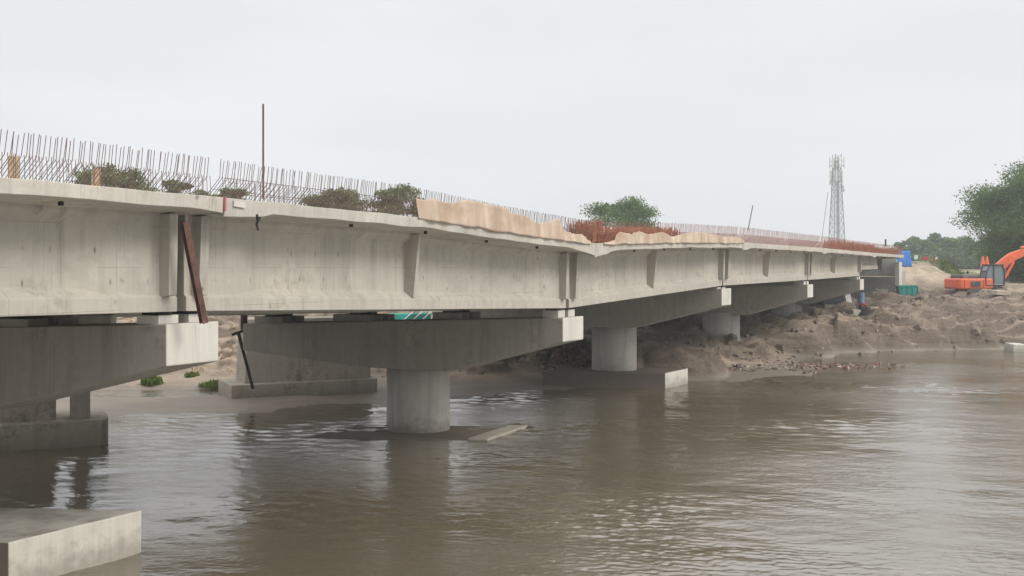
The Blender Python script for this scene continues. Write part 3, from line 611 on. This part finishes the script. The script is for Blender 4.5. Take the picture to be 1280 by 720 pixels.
# hessian cloth
def cloth(prof, label, seed):
    px = [a for a, _ in prof]; r = random.Random(seed); V = []; F = []; N = int((s_of(px[-1])-s_of(px[0]))/.04); M = 12
    s0, s1 = s_of(px[0], -1.04), s_of(px[-1], -1.04)
    for i in range(N+1):
        s = s0+(s1-s0)*i/N; P = bw(s, -1.04); ppx = P.x/P.y*FPX+640; y = np.interp(ppx, px, [b for _, b in prof])
        ztop = CAMZ+(HOR-y)/FPX*P.y; zb_ = zt(s)-.05+.05*noise.noise(Vector((s*1.1, seed, 3)))
        ztop = max(ztop+.03*noise.noise(Vector((s*5, 1, seed))), zb_+.06)
        for j in range(M+1):
            u = j/M; z = zb_+(ztop-zb_)*u
            ph = s*5.2+4*noise.noise(Vector((s*.5, u*.4, seed))); fold = .034*math.sin(ph*1.35)*(.5+noise.noise(Vector((s*.35, 3, seed)))*1.6)+.05*noise.noise(Vector((s*.8, .1*u, seed)))+.02*noise.noise(Vector((s*7, u*.8, seed)))
            t = -1.07+fold+.05*u
            V.append(bw(s, t, z))
    for i in range(N):
        for j in range(M):
            a = i*(M+1)+j; F.append((a, a+M+1, a+M+2, a+1))
    o0 = V[0].copy(); m = MB().add([v-o0 for v in V], F); o = m.build('hessian_cloth', M_CLOTH, smooth=True); o.location = o0
    sm = o.modifiers.new('s', 'SOLIDIFY'); sm.thickness = .012
    return tag(o, label, 'cloth', 'tan cloths hung on the deck edge')
cloth([(523, 247), (530, 250), (541, 248), (550, 251), (559, 254), (569, 254), (579, 250), (591, 251), (602, 253), (614, 256), (629, 259), (636, 263), (642, 267), (656, 269), (665, 275), (673, 279), (685, 278), (698, 273), (703, 282), (709, 289), (715, 292), (729, 293), (734, 298), (739, 302)],
      'large wavy tan hessian cloth on the deck edge left of the sagging joint', 1)
cloth([(755, 304), (767, 301), (771, 296), (775, 290), (782, 291), (789, 293), (799, 289), (811, 293), (828, 290), (842, 296), (858, 291), (878, 290), (892, 293), (905, 296), (918, 296), (930, 299)],
      'low scalloped tan hessian cloth on the deck edge right of the sagging joint', 2)
# heaps of rust red reinforcement behind the cloth
def cage(px0, px1, h, label, N, tspan=(-.6, .5)):
    s0, s1 = s_of(px0, -.3), s_of(px1, -.3); m = MB(); o0 = bw(s0, 0, zt(s0)); r = random.Random(px0)
    for k in range(N):
        s = r.uniform(s0, s1); e = min(1, .45+(s-s0)*1.2, .45+(s1-s)*1.2); t = r.uniform(*tspan); hh = h*e*r.uniform(.7, 1.06)
        p = bw(s, t, zt(s)-.03)-o0; q = bw(s+r.uniform(-.15, .3), t+r.uniform(-.15, .15), zt(s)+hh)-o0
        m.tube([p, (p+q)/2+D*r.uniform(-.08, .08), q], .014, 4)
    for k in range(int(N/22)):
        z = r.uniform(.05, h*.85); t = r.uniform(*tspan); pts = [bw(s, t, zt(s)+z+.03*math.sin(s*2+k))-o0 for s in np.linspace(s0+.3, s1-.3, 8)]; m.tube(pts, .012, 4)
    o = m.build('rebar_cage', M_RED); o.location = o0; return tag(o, label, 'rebar cage', 'rust red reinforcement standing on the deck', 'stuff')
for (a, b_, h, N, lb) in ((728, 752, .85, 330, 'rust red reinforcement cage just left of the sagging joint'), (753, 846, .62, 800, 'dense rust red reinforcement cage in front of the round treetop'),
                     (1041, 1092, .72, 700, 'dense orange red reinforcement cage right of the mobile phone tower foot'), (1093, 1113, .55, 220, 'orange red reinforcement cage at the far deck end')):
    o = cage(a, b_, h, lb, N); del o['kind']

# ------------------------------------------------------------------ trees
def tree(px, ytop, Y, rx, rz_, label, leaf=.4, n=7000, m=M_LEAF, seed=0, group=None, clumps=34, cz=None, name='tree', cat='tree', wide=1.0, low=-.6):
    r = random.Random(seed); g = on(px, Y); g.z -= .2
    ztop = CAMZ+(HOR-ytop)/FPX*Y
    c = Vector((0, 0, ztop-g.z-rz_))
    root = empty(name, g, r.uniform(0, 6), label, cat, group); root.rotation_euler = (0, 0, 0)
    tk = MB(); H = c.z; tk.tube([(0, 0, 0), (.15, .1, H*.35), (-.1, .2, H*.7), (0, 0, H)], rx*.06+.1, 9, r2=rx*.03)
    cl = []
    for k in range(clumps):
        while True:
            d = Vector((r.uniform(-1, 1), r.uniform(-1, 1), r.uniform(low, 1)))
            if .35 < d.length < 1: break
        d *= r.uniform(.75, 1)/max(d.length, .6)
        p = c+Vector((d.x*rx*.86*wide, d.y*rx*.8, d.z*rz_*.86)); rad = rx*r.uniform(.16, .34)
        cl.append((p, rad))
        if k % 2 == 0: mid = Vector((p.x*.45, p.y*.45, H*.55+(p.z-H)*.25)); tk.tube([(0, .05, H*r.uniform(.3, .6)), mid, p], rx*.022+.03, 5, r2=.03)
    tk.build('trunk', M_BARK, root)
    ra = np.random.RandomState(seed+11)
    wts = np.array([q[1]**2 for q in cl]); idx = ra.choice(len(cl), n, p=wts/wts.sum())
    C = np.array([tuple(q[0]) for q in cl])[idx]; RR = np.array([q[1] for q in cl])[idx]
    dirs = ra.normal(size=(n, 3)); dirs /= np.linalg.norm(dirs, axis=1)[:, None]
    rad = (ra.uniform(0, 1, n)**.45)[:, None]*(1+.14*ra.normal(size=(n, 1)))
    P = C+dirs*rad*RR[:, None]*np.array([1.25, 1.2, .62])
    u = ra.normal(size=(n, 3)); u /= np.linalg.norm(u, axis=1)[:, None]; q = ra.normal(size=(n, 3)); v = np.cross(u, q); v /= np.linalg.norm(v, axis=1)[:, None]
    sz = leaf*ra.uniform(.5, 1.15, (n, 1)); u = u*sz*.5; v = v*sz*.32
    VV = np.stack([P-u, P-v*.9, P+u, P+v*.9], 1).reshape(-1, 3); FF = np.arange(n*4).reshape(n, 4)
    o = bpy.data.objects.new('crown', fast_mesh('crown', VV, FF, m)); COL.objects.link(o); o.parent = root
    return root
G1 = 'treetops behind the deck edge'
tree(143, 205, 118, 4.6, 2.6, 'olive treetop behind the bars, broadest one nearest the left edge', .42, 7000, M_LEAFB, 1, G1)
tree(217, 218, 122, 1.9, 1.9, 'tiny pointed olive treetop, left of the first slab joint', .4, 2500, M_LEAFB, 2, G1, 18)
tree(285, 231, 126, 2.3, 1.5, 'low olive treetop directly behind the first slab joint', .4, 2600, M_LEAFB, 3, G1, 18)
tree(250, 237, 130, 2.2, 1.3, 'lowest faint olive treetop left of the red joint plate', .4, 2000, M_LEAFB, 33, G1, 16)
tree(418, 220, 120, 3.6, 3.4, 'olive treetop right of the tall steel rod, left one of a pair', .4, 7500, M_LEAFB, 4, G1)
tree(497, 230, 122, 3.7, 3.4, 'olive treetop touching the left end of the tan cloth', .4, 7500, M_LEAFB, 5, G1)
tree(774, 243, 135, 5.2, 4.6, 'round green tree above the sagging joint', .3, 20000, M_LEAF, 6, G1, 44, low=-.9)
G2 = 'big trees behind the excavator'
tree(1305, 201, 128, 8.9, 6.8, 'big spreading green tree at the right edge behind the excavator', .3, 85000, M_LEAF, 7, G2, 95, low=-1)
tree(1284, 268, 140, 5.4, 4.8, 'lower dark green tree filling in beneath the big spreading tree', .5, 16000, M_LEAF, 8, G2, 50, low=-1)
tree(1330, 250, 125, 7, 5.5, 'dark tree just outside the right edge of the photo', .5, 16000, M_LEAF, 9, G2, 50, low=-1)
G3 = 'hazy trees on the horizon'
far = [(1134, 299, 6, 'leftmost hazy tree on the horizon, above the blue shelter'), (1151, 295, 6.4, 'hazy round tree on the horizon, second from the blue shelter'), (1171, 291, 6.8, 'tallest hazy tree on the horizon, above the red barrier board'),
       (1190, 297, 6.2, 'hazy tree on the horizon left of the big spreading tree'), (1206, 294, 6.5, 'hazy tree on the horizon half hidden by the big spreading tree'), (1228, 296, 7, 'hazy tree on the horizon right above the excavator cab')]
for k, (px, yt, rr, lb) in enumerate(far):
    tree(px, yt, 262+7*(k % 3), rr*.62+.3, 4.2, lb, .75, 6500, M_LEAF, 20+k, G3, 34, low=-1)
for k in range(9):      # lower scrub filling the tree line, each a bush of its own
    px = 1112+k*14; tree(px, 311+(k*37 % 5), 248+(k*13 % 9), 3.4, 2.8, ['small', 'low', 'broad', 'dense', 'pale', 'dark', 'squat', 'rounded', 'ragged'][k]+' hazy bush at the foot of the horizon trees', .7, 2600, M_LEAF, 50+k, 'bushes under the horizon trees', 14, name='bush', cat='bush', low=-1)

def weed(px, py, Y, r, h, label, n, seed):
    ra = np.random.RandomState(seed); p = on(px, Y, -.03); th = ra.uniform(0, 6.28, n); d = ra.uniform(0, 1, n)**.6*r; z = ra.uniform(.02, 1, n)*h*(1-.5*(d/r))
    P = np.stack([d*np.cos(th), d*np.sin(th), z], 1); u = ra.normal(size=(n, 3))*np.array([.05, .05, .08]); v = ra.normal(size=(n, 3))*.03
    me = fast_mesh('weed', np.stack([P-u, P-v, P+u, P+v], 1).reshape(-1, 3), np.arange(n*4).reshape(n, 4), M_WEED)
    st = MB()
    for k in range(7): a = k*.9; st.tube([(0, 0, 0), (math.cos(a)*r*.5, math.sin(a)*r*.5, h*.75)], .012, 4)
    root = empty('weed', p, 0, label, 'weed', 'weeds on the sand bar')
    o = bpy.data.objects.new('leaves', me); COL.objects.link(o); o.parent = root; st.build('stem', M_WEED, root)
weed(190, 487, 58.4, .55, .62, 'upright green weed on the sand, left one', 1500, 1)
weed(240, 483, 60.5, .4, .28, 'small pale weed between the two larger ones', 500, 2)
weed(273, 490, 58.0, 1.0, .32, 'low spreading green weed touching the old pier footing', 1300, 3)
m = MB()      # verge grass on the embankment
ra = np.random.RandomState(5); n = 9000; u_ = ra.uniform(0, 1, n); px_ = 1168+u_*34+ra.normal(size=n)*3.5; Y_ = 172-u_*62+ra.normal(size=n)*2
P = np.array([tuple(on(a, b)) for a, b in zip(px_[:2600], Y_[:2600])]); nn = len(P); P[:, 2] += ra.uniform(0, .55, nn); uu = ra.normal(size=(nn, 3))*.22; v_ = ra.normal(size=(nn, 3))*.16
o = bpy.data.objects.new('verge_grass', fast_mesh('verge_grass', np.stack([P-uu, P-v_, P+uu, P+v_], 1).reshape(-1, 3), np.arange(nn*4).reshape(nn, 4), M_WEED)); COL.objects.link(o)
tag(o, 'green grass along the edge of the sandy embankment road', 'grass', kind='stuff')

# ------------------------------------------------------------------ mobile phone tower
def tower():
    Y = 215; b = on(1046, Y); ztop = CAMZ+(HOR-193)/FPX*Y; H = ztop-b.z
    root = empty('phone_tower', b, R(12), 'tall pale lattice mobile phone tower behind the bridge', 'tower')
    m = MB(); hw = lambda z: 1.35+(.6-1.35)*min(1, z/(H*.82))
    cor = lambda z, k: Vector(((-1, 1, 1, -1)[k]*hw(z), (-1, -1, 1, 1)[k]*hw(z), z))
    for k in range(4): m.tube([cor(z, k) for z in np.linspace(0, H, 12)], .10, 6)
    m.build('leg', M_STEEL, root)
    br = MB(); z = 0
    while z < H-1:
        dz = max(1.1, hw(z)*1.5)
        for k in range(4):
            a, b2 = cor(z, k), cor(z+dz if z+dz < H else H, (k+1) % 4); br.tube([a, b2], .045, 4); br.tube([cor(z, (k+1) % 4), cor(min(z+dz, H), k)], .045, 4); br.tube([a, cor(z, (k+1) % 4)], .05, 4)
        z += dz
    br.build('bracing', M_STEEL, root)
    ld = MB(); ld.box((.3, .3, H*.45), (.35, .12, H*.9)); ld.build('cable_ladder', M_STEEL, root)
    for z in (H-5.2, H-2.2):
        pf = MB(); pf.tube([(1.25*math.cos(a), 1.25*math.sin(a), z) for a in np.linspace(0, 6.283, 17)], .05, 5); pf.tube([(1.25*math.cos(a), 1.25*math.sin(a), z+.9) for a in np.linspace(0, 6.283, 17)], .04, 5)
        pf.build('platform', M_STEEL, root)
    for q, (a, z) in enumerate([(x*1.047+(.5 if z > H-4 else 0), z) for z in (H-1.6, H-4.3) for x in range(6)]):
        an = MB(); c = Vector((1.35*math.cos(a), 1.35*math.sin(a), z)); an.box(c, (.2, .38, 2.1), Matrix.Rotation(a, 3, 'Z')); an.tube([c*1+Vector((0, 0, -1.3)), c+Vector((0, 0, 1.3))], .05, 5); an.build('antenna', M_WHITE, root)
    for a, z in ((.2, H-6.2), (2.9, H-5.6), (-.4, H-7)):
        dsh = MB(); c = Vector((1.1*math.cos(a), 1.1*math.sin(a), z)); d_ = Vector((math.cos(a), math.sin(a), 0)); dsh.tube([c, c+d_*.15, c+d_*.3], .2, 14, r2=.45); dsh.build('dish', M_WHITE, root)
tower()

# ------------------------------------------------------------------ excavator
def excavator():
    Y = 101.; p = on(1226, Y); zb = CAMZ+(HOR-366.5)/FPX*Y
    p.z = zb-.45
    root = empty('excavator', p, R(8), 'orange tracked excavator on the earth bank, boom raised to the right', 'excavator')
    Z0 = .9
    for sy in (-1.2, 1.2):
        t = MB(); poly = []
        for k in range(9): a = math.pi/2+k*math.pi/8; poly.append((-1.7+.42*math.cos(a), .42+.42*math.sin(a)))
        for k in range(9): a = -math.pi/2+k*math.pi/8; poly.append((1.7+.42*math.cos(a), .42+.42*math.sin(a)))
        t.prism(poly, sy-.28, sy+.28, lambda a, u, v: Vector((u, a, v))); tr = t.build('track', M_ODARK, root, bevel=.02)
        for k in range(5): MB().tube([(-1.5+k*.75, sy-.31*(1 if sy < 0 else -1), .42), (-1.5+k*.75, sy-.36*(1 if sy < 0 else -1), .42)], .2, 12).build('roller', M_DARK, tr)
    MB().box((0, 0, .6), (1.6, 2.0, .5)).tube([(0, 0, .8), (0, 0, 1.05)], .65, 20).build('undercarriage', M_ODARK, root)
    b = MB()     # house: curved counterweight at the left, side panels
    prof = [(-2.95, -1.1), (-2.7, -1.35), (.36, -1.35), (.36, 1.35), (-2.7, 1.35), (-2.95, 1.1)]
    b.loft([[Vector(((x+1.3)*k-1.3, y*k2, z)) for x, y in prof] for z, k, k2 in ((.85, .96, .96), (1.0, 1.02, 1), (1.68, 1.02, 1), (1.82, .97, .97))])
    body = b.build('body', M_ORANGE, root, bevel=.06)
    MB().box((-1.32, -1.385, 1.32), (.9, .05, .46)).build('grille', M_ODARK, body)
    MB().box((-2.4, -1.385, 1.32), (.02, .03, .7)).box((-.55, -1.385, 1.32), (.02, .03, .7)).build('panel_seam', M_ODARK, body)
    hd = MB(); hd.loft([[Vector((-1.55+x*k, y*k, z)) for x, y in ((-.85, -1.1), (.8, -1.1), (.8, 1.1), (-.85, 1.1))] for z, k in ((1.8, 1), (2.08, .97), (2.2, .8))]); hd.build('engine_hood', M_ODARK, root, bevel=.04)
    MB().tube([(-1.0, .5, 2.1), (-1.0, .5, 2.5)], .08, 10).build('exhaust', M_ODARK, root)
    MB().box((1.05, 0, .98), (1.45, 2.5, .24)).build('floor_frame', M_ODARK, root, bevel=.02)
    MB().box((.95, -1.0, 1.2), (1.0, .6, .2)).build('toolbox', M_STEEL, root, bevel=.03)
    X0, X1, yA, yB = -.32, 1.55, -1.33, -.35
    sec = [(X0, 1.75), (X0+.12, 2.5), (X0+.35, 2.98), (X1-.2, 3.04), (X1, 2.3), (X1-.05, 1.2), (X0, 1.2)]
    fr = MB()
    for y in (yA, yB):
        for k in range(len(sec)): a, c = sec[k], sec[(k+1) % len(sec)]; fr.tube([(a[0], y, a[1]), (c[0], y, c[1])], .06, 5)
        fr.tube([(X0+.8, y, 1.2), (X0+.8, y, 3.0)], .055, 5)
    for a in sec: fr.tube([(a[0], yA, a[1]), (a[0], yB, a[1])], .05, 5)
    fr.box(((X0+.35+X1-.2)/2, (yA+yB)/2, 3.06), (X1-X0-.4, yB-yA+.14, .1)); fr.box((X0+.38, (yA+yB)/2, 1.45), (.72, yB-yA-.06, .5)); fr.box((X0+.55, (yA+yB)/2, 2.0), (.35, .5, .9))
    cab = fr.build('cab', M_ODARK, root)
    MB().prism([(x*.98+.01, z*.99+.02) for x, z in sec], yA+.04, yB-.04, lambda a, u, v: Vector((u, a, v))).build('window', M_GLASS, cab)
    def plate(center, w0, w1, wy, y, name, mm, par):
        n = len(center); up = []; dn = []
        for k, c in enumerate(center):
            a = Vector(center[max(0, k-1)]); e = Vector(center[min(n-1, k+1)]); d = (e-a).normalized(); nn = Vector((-d.y, d.x)); u = k/(n-1); ww = (w0+(w1-w0)*u)*(1+.75*math.sin(math.pi*u))/2
            up.append(tuple(Vector(c)+nn*ww)); dn.append(tuple(Vector(c)-nn*ww))
        return MB().prism(up+dn[::-1], y-wy/2, y+wy/2, lambda a, u, v: Vector((u, a, v))).build(name, mm, par, bevel=.02)
    bc = [(.7, 1.9), (1.15, 2.3), (1.65, 2.72), (2.3, 3.26), (3.0, 3.75), (4.0, 4.15), (5.2, 4.3), (6.3, 4.2)]
    boom = plate(bc, .5, .4, .42, .05, 'boom', M_ORANGE, root)
    for y in (-.32, .42):
        MB().tube([(1.75, y, 1.3), (2.5, y, 2.4)], .15, 10).build('lift_cylinder', M_ORANGE, boom)
        MB().tube([(2.5, y, 2.4), (3.1, y, 3.35)], .1, 10).build('piston', M_ORANGE, boom)
    MB().tube([(4.0, .05, 4.65), (5.9, .05, 4.95)], .12, 10).build('arm_cylinder', M_ORANGE, boom)
    arm = plate([(5.8, 4.9), (6.3, 4.2), (6.7, 3.1), (6.9, 1.7)], .5, .25, .34, .05, 'arm', M_ORANGE, root)
    bk = MB(); bk.prism([(6.9, 1.7), (7.2, 1.5), (7.1, .8), (6.5, .4), (5.9, .6), (6.2, 1.2)], -.5, .6, lambda a, u, v: Vector((u, a, v))); bk.build('bucket', M_ODARK, root, bevel=.03)
excavator()
# two orange barrels on the mound behind the cab
for k, (px, lb) in enumerate(((1228.5, 'left one of two small orange cones above the excavator cab'), (1233.5, 'right one of two small orange cones above the excavator cab'))):
    Y = 118.; p = at(px, 332, Y); zg = gz(p.x, p.y)
    m = MB(); 
    o = empty('traffic_cone', Vector((p.x, p.y, zg)), 0, lb, 'cone', 'orange cones behind the excavator')
    MB().tube([(0, 0, 0), (0, 0, p.z-zg)], .05, 6).build('post', M_BEAM, o)
    MB().loft([[Vector((r_*math.cos(a), r_*math.sin(a), p.z-zg+z)) for a in np.linspace(0, 5.76, 12)] for z, r_ in ((-.05, .26), (.1, .24), (.6, .17), (1.0, .1))]).build('cone_body', M_ORANGE, o, smooth=False)

# ------------------------------------------------------------------ things on the far bank
def sheet_tent(px, Y, y1, wd, dp, h, m, name, label, cat, rz=0):
    p = at(px, y1, Y); g = gz(p.x, p.y); root = empty(name, Vector((p.x, p.y, min(g, p.z)-.05)), rz, label, cat); b = p.z-root.location.z
    V = []; F = []; N = 14
    for j in range(9):
        u = j/8; z = b+h*(1-u) if u > .0 else b+h
        for i in range(N+1):
            x = -wd/2+wd*i/N; fl = .1*math.sin(i*2.1+j*.4)*u; V.append(Vector((x*(1+.25*u), -dp/2-.35*u+fl, z-.03*math.sin(i))))
    W = N+1
    for j in range(8):
        for i in range(N): F.append((j*W+i, j*W+i+1, (j+1)*W+i+1, (j+1)*W+i))
    n0 = len(V)
    for i in range(N+1): V.append(Vector((-wd/2+wd*i/N, dp/2, b+h*.9)))
    for i in range(N): F.append((i, i+1, n0+i+1, n0+i))
    o = MB().add(V, F).build('sheet', m, root, smooth=True); sm = o.modifiers.new('s', 'SOLIDIFY'); sm.thickness = .02
    for x in (-wd/2+.05, wd/2-.05):
        for y in (-dp/2+.05, dp/2-.05): MB().tube([(x, y, -.1), (x, y, b+h*.9)], .04, 6).build('pole', M_WOOD, root)
    return root
sheet_tent(1126, 121, 333.5, 1.4, 1.6, 1.75, M_BLUE, 'tarp_shelter', 'blue tarpaulin shelter on the embankment behind the bridge end', 'shelter')
# teal skip
p = at(1133, 377, 99.5); root = empty('skip', p, R(-6), 'open teal metal skip beside the abutment wall', 'skip'); p.z = max(p.z, gz(p.x, p.y)-.2); root.location = p
sk = MB(); sk.loft([[Vector((x*k, y, z)) for x, y in ((-.8, -.6), (.8, -.6), (.8, .6), (-.8, .6))] for z, k in ((0, .82), (1.0, 1.08))]); sk.build('body', M_TEAL, root, bevel=.02)
MB().box((0, -.62, .98), (1.8, .08, .09)).box((0, .62, .98), (1.8, .08, .09)).box((.88, 0, .98), (.08, 1.2, .09)).build('rim', M_TEAL, root)
for x in (-.45, 0, .45): MB().box((x, -.64, .5), (.07, .07, .95)).build('rib', M_TEAL, root)
MB().box((.78, -.3, .62), (.18, .5, .55)).build('end_opening', M_BLACK, root)
# drum on trestle under the last pier
p = at(1078, 391, 93); root = empty('trestle', p, ANG, 'low red topped trestle under the farthest pier', 'trestle')
MB().box((.15, 0, .72), (.95, .5, .16)).build('top', M_FLAG, root, bevel=.01)
for x in (-.25, .45):
    for y in (-.2, .2): MB().box((x, y, .1), (.1, .1, 1.3)).build('leg', M_BLACK, root)
d_ = MB(); prof = [(0, .29), (.03, .3), (.28, .285), (.3, .3), (.33, .285), (.57, .285), (.6, .3), (.63, .285), (.86, .29), (.88, .27)]
d_.loft([[Vector((r_*math.cos(a), r_*math.sin(a), z)) for a in np.linspace(0, 2*math.pi*23/24, 24)] for z, r_ in prof])
o = d_.build('drum', M_DRUM, smooth=False); o.location = p+Vector((-.12, .0, .81)); tag(o, 'faded blue drum standing on the red topped trestle', 'drum')
# dark shelter with pale panel
p = at(1047, 392, 96); root = empty('site_hut', Vector((p.x, p.y, gz(p.x, p.y)-.1)), R(10), 'low dark sheeting hut with one pale side under the far end of the bridge', 'hut')
MB().loft([[Vector((x, y, 0)) for x, y in ((-1.3, 0), (.7, 0), (.7, 2), (-1.3, 2))], [Vector((x*.95, y, 1.6)) for x, y in ((-1.3, .1), (.5, .1), (.5, 2), (-1.3, 2))]]).build('body', M_BTARP, root)
MB().box((.95, -.05, .95), (.5, .06, 1.5), Matrix.Rotation(R(-12), 3, 'Y')).build('pale_panel', M_WHITE, root)
MB().box((-.3, -.1, .1), (1.9, .1, .35)).build('skirt', C_OLD, root)
for k, (px, py, Y, dm, rz, lb) in enumerate(((1069, 396, 92, (.85, .7, .8), 12, 'pale concrete block beside the dark hut'), (1101, 378, 99, (1.1, .4, .35), -10, 'grey beam end at the foot of the abutment wall'),
      (1120, 377, 98.5, (1.0, .6, .35), 20, 'bright rubble slab just left of the teal skip'), (1270, 448, 84.5, (1.25, 1.2, .75), 8, 'pale concrete block standing in the water at the right edge'),
      (1104, 408, 88, (1.5, .3, .12), -25, 'pale plank lying on the dark bank'), (1151, 404, 89, (1.3, .9, .06), 15, 'crumpled whitish sheet on the bank below the skip'),
      (1250, 380, 94.5, (1.4, 1.0, .35), 10, 'flat tan slab of earth below the excavator boom'), (1214, 366, 99.0, (.9, .5, .2), 5, 'dark clod beside the excavator tracks'),
      (866, 400, 92, (.9, .5, .75), 62, 'small grey block on the mound between two columns, left one'), (875, 400, 92, (.5, .4, .8), 62, 'small pale block on the mound between two columns, right one'))):
    p = at(px, py, Y); g = gz(p.x, p.y); z = g if k != 3 else -.15
    r_ = random.Random(k); m = MB().box((0, 0, dm[2]/2-.04), dm, taper=.93)
    m.v = [tuple(c+r_.uniform(-.04, .04) for c in v) for v in m.v]
    o = m.build('concrete_block' if k not in (4, 5, 6, 7) else ('plank', 'plastic_sheet', 'earth_slab', 'earth_clod')[k-4], (C_FOOT, C_ABUT, M_WHITE, C_END, M_WOOD, M_WHITE, M_STONE, M_BEAM, C_ABUT, C_END)[k], bevel=.03)
    o.location = Vector((p.x, p.y, z)); o.rotation_euler = (R(4), R(3), R(rz)); tag(o, lb, ('block', 'beam', 'slab', 'block', 'plank', 'sheet', 'slab', 'clod', 'block', 'block')[k])
# far road: board, flag post
p = on(1157, 150); root = empty('barrier_board', p, 0, 'small red barrier board at the top of the embankment road', 'barrier')
zz = CAMZ+(HOR-323)/FPX*150-p.z; MB().box((0, 0, zz), (.75, .05, .5)).build('board', M_FLAG, root)
for x in (-.3, .3): MB().box((x, .06, zz/2), (.06, .06, zz)).build('post', M_WHITE, root)
p = on(1167.5, 152); root = empty('marker_post', p, 0, 'red marker post with a small white flag right of the barrier board', 'post')
zz = CAMZ+(HOR-322)/FPX*152-p.z; MB().tube([(0, 0, -.1), (.08, 0, zz)], .1, 8).build('post', M_FLAG, root); MB().box((.3, 0, zz-.1), (.4, .03, .3), Matrix.Rotation(R(-30), 3, 'Y')).build('flag', M_WHITE, root)
p = on(1145, 150); root = empty('sign_board', p, 0, 'small pale board on a post left of the red barrier board', 'board')
zz = CAMZ+(HOR-321.5)/FPX*150-p.z; MB().box((0, 0, zz), (.5, .05, .55)).build('board', M_WHITE, root); MB().box((0, .05, zz/2), (.06, .06, zz)).build('post', M_WOOD, root)
for k, px in enumerate((1145.5, 1152, 1158)):
    p = on(px, 144); o = MB().box((0, 0, .12), (.45, .3, .32), taper=.8).build('white_stone', M_WHITE, bevel=.05); o.location = p; tag(o, ('leftmost', 'middle', 'rightmost')[k]+' of three small white stones across the embankment road', 'stone', 'white stones on the embankment road')
# teal sheets and debris seen through the gap over the water pier
root = empty('sheet_pile', on(512, 70), R(5), 'teal plastic sheets piled on the bank, seen through the gap above the water pier cap', 'sheets')
zz = CAMZ+(HOR-394)/FPX*70-root.location.z
MB().box((0, .3, zz/2), (2.7, .8, zz+.2)).build('teal_sheet', M_TEAL, root, bevel=.05)
for k in range(8): MB().box((-.1+k*.19, -.25, zz-.05), (.06, .3, .85), Matrix.Rotation(R(48), 3, 'Y')).build('folded_sheet', M_TEAL if k % 3 else M_WHITE, root)
def boulder(r):
    p = on(r.uniform(700, 1300), r.uniform(64, 99)); p.z += .05; return p
# litter line at the water's edge and rubble on the banks
def scatter(name, label, cat, N, fn, size, mats, seed, zr=.4):
    r = random.Random(seed); m = MB()
    for k in range(N):
        p = fn(r); s = r.uniform(*size); rot = Matrix.Rotation(r.uniform(0, 6), 3, 'Z') @ Matrix.Rotation(r.uniform(-.5, .5), 3, 'X')
        n0 = len(m.v); m.box(p, (s*r.uniform(.6, 1.5), s, s*zr*r.uniform(.5, 1.4)), rot, r.randrange(len(mats)), taper=r.uniform(.5, .9))
        for q in range(n0, len(m.v)): v = m.v[q]; m.v[q] = tuple(c+r.uniform(-.18, .18)*s for c in v)
    o0 = Vector(m.v[0]); m.v = [tuple(Vector(v)-o0) for v in m.v]
    o = m.build(name, mats); o.location = o0; return tag(o, label, cat, kind='stuff')
def waterline(r):
    px = r.triangular(862, 1135, 1030); Y = np.interp(px, [860, 960, 1030, 1135], [66, 69.5, 71.5, 71.8])+r.gauss(0, 1.0); x = (px-640)/FPX*Y; return Vector((x, Y, max(gz(x, Y), 0)+.02))
scatter('litter', 'line of reddish litter and twigs along the water edge', 'litter', 260, waterline, (.04, .2), [simple('brick red bits', (.26, .1, .08)), M_STONE, M_BEAM, simple('twigs', (.2, .15, .11)), M_BEAM, simple('drift', (.33, .2, .16))], 3)
scatter('rubble', 'loose clods and broken stones over the earth banks', 'rubble', 2200, lambda r: on(r.uniform(560, 1300), r.choice([r.uniform(66, 84), r.uniform(84, 100)])), (.05, .3), [simple('pale clod', (.3, .24, .18), .95, 0, .3, 2), simple('clod', (.2, .165, .135), .95, 0, .3, 2), simple('dark clod', (.15, .125, .1), .95, 0, .3, 2)], 4, .7)
scatter('earth_chunk', 'large broken lumps of excavated earth on the far bank', 'earth lumps', 130, boulder, (.25, .65), [simple('lump', (.24, .19, .15), .95, 0, .3, 2, bump=.05), simple('dark lump', (.13, .1, .08), .95, 0, .3, 2, bump=.05)], 14, .6)
scatter('rubble', 'small clods on the tan slope behind the old grey pier', 'rubble', 1500, lambda r: on(r.uniform(100, 740), r.uniform(61, 86)), (.05, .34), [simple('tan clod', (.33, .26, .19), .95, 0, .3, 2), simple('brown clod', (.2, .155, .115), .95, 0, .3, 2)], 44, .7)
def darkheap(r):
    px = r.triangular(675, 765, 720); Y = 63.6+r.gauss(0, .8); p = on(px, Y); p.z += r.uniform(0, .45)*(1-abs(px-720)/50); return p
scatter('brush_heap', 'dark brown heap of brush and debris left of the column on the sand spit', 'brush heap', 900, darkheap, (.08, .35), [M_BEAM, simple('brush', (.07, .045, .035), .95, 0, .3, 2), M_BLACK], 6, .6)

# ------------------------------------------------------------------ haze
hz_ = MB().box((0, 240, 17), (1000, 520, 40))
me = hz_.mesh('haze', simple('tmp', (1, 1, 1))); me.materials.clear()
hm = bpy.data.materials.new('haze'); hm.use_nodes = True; hn = hm.node_tree; hn.nodes.clear()
ho = hn.nodes.new('ShaderNodeOutputMaterial'); hv = hn.nodes.new('ShaderNodeVolumePrincipled')
hv.inputs['Color'].default_value = (.90, .95, 1, 1); hv.inputs['Density'].default_value = .00065; hv.inputs['Anisotropy'].default_value = .2
hn.links.new(hv.outputs[0], ho.inputs['Volume']); me.materials.append(hm)
ho_ = bpy.data.objects.new('haze', me); COL.objects.link(ho_); tag(ho_, kind='stuff')
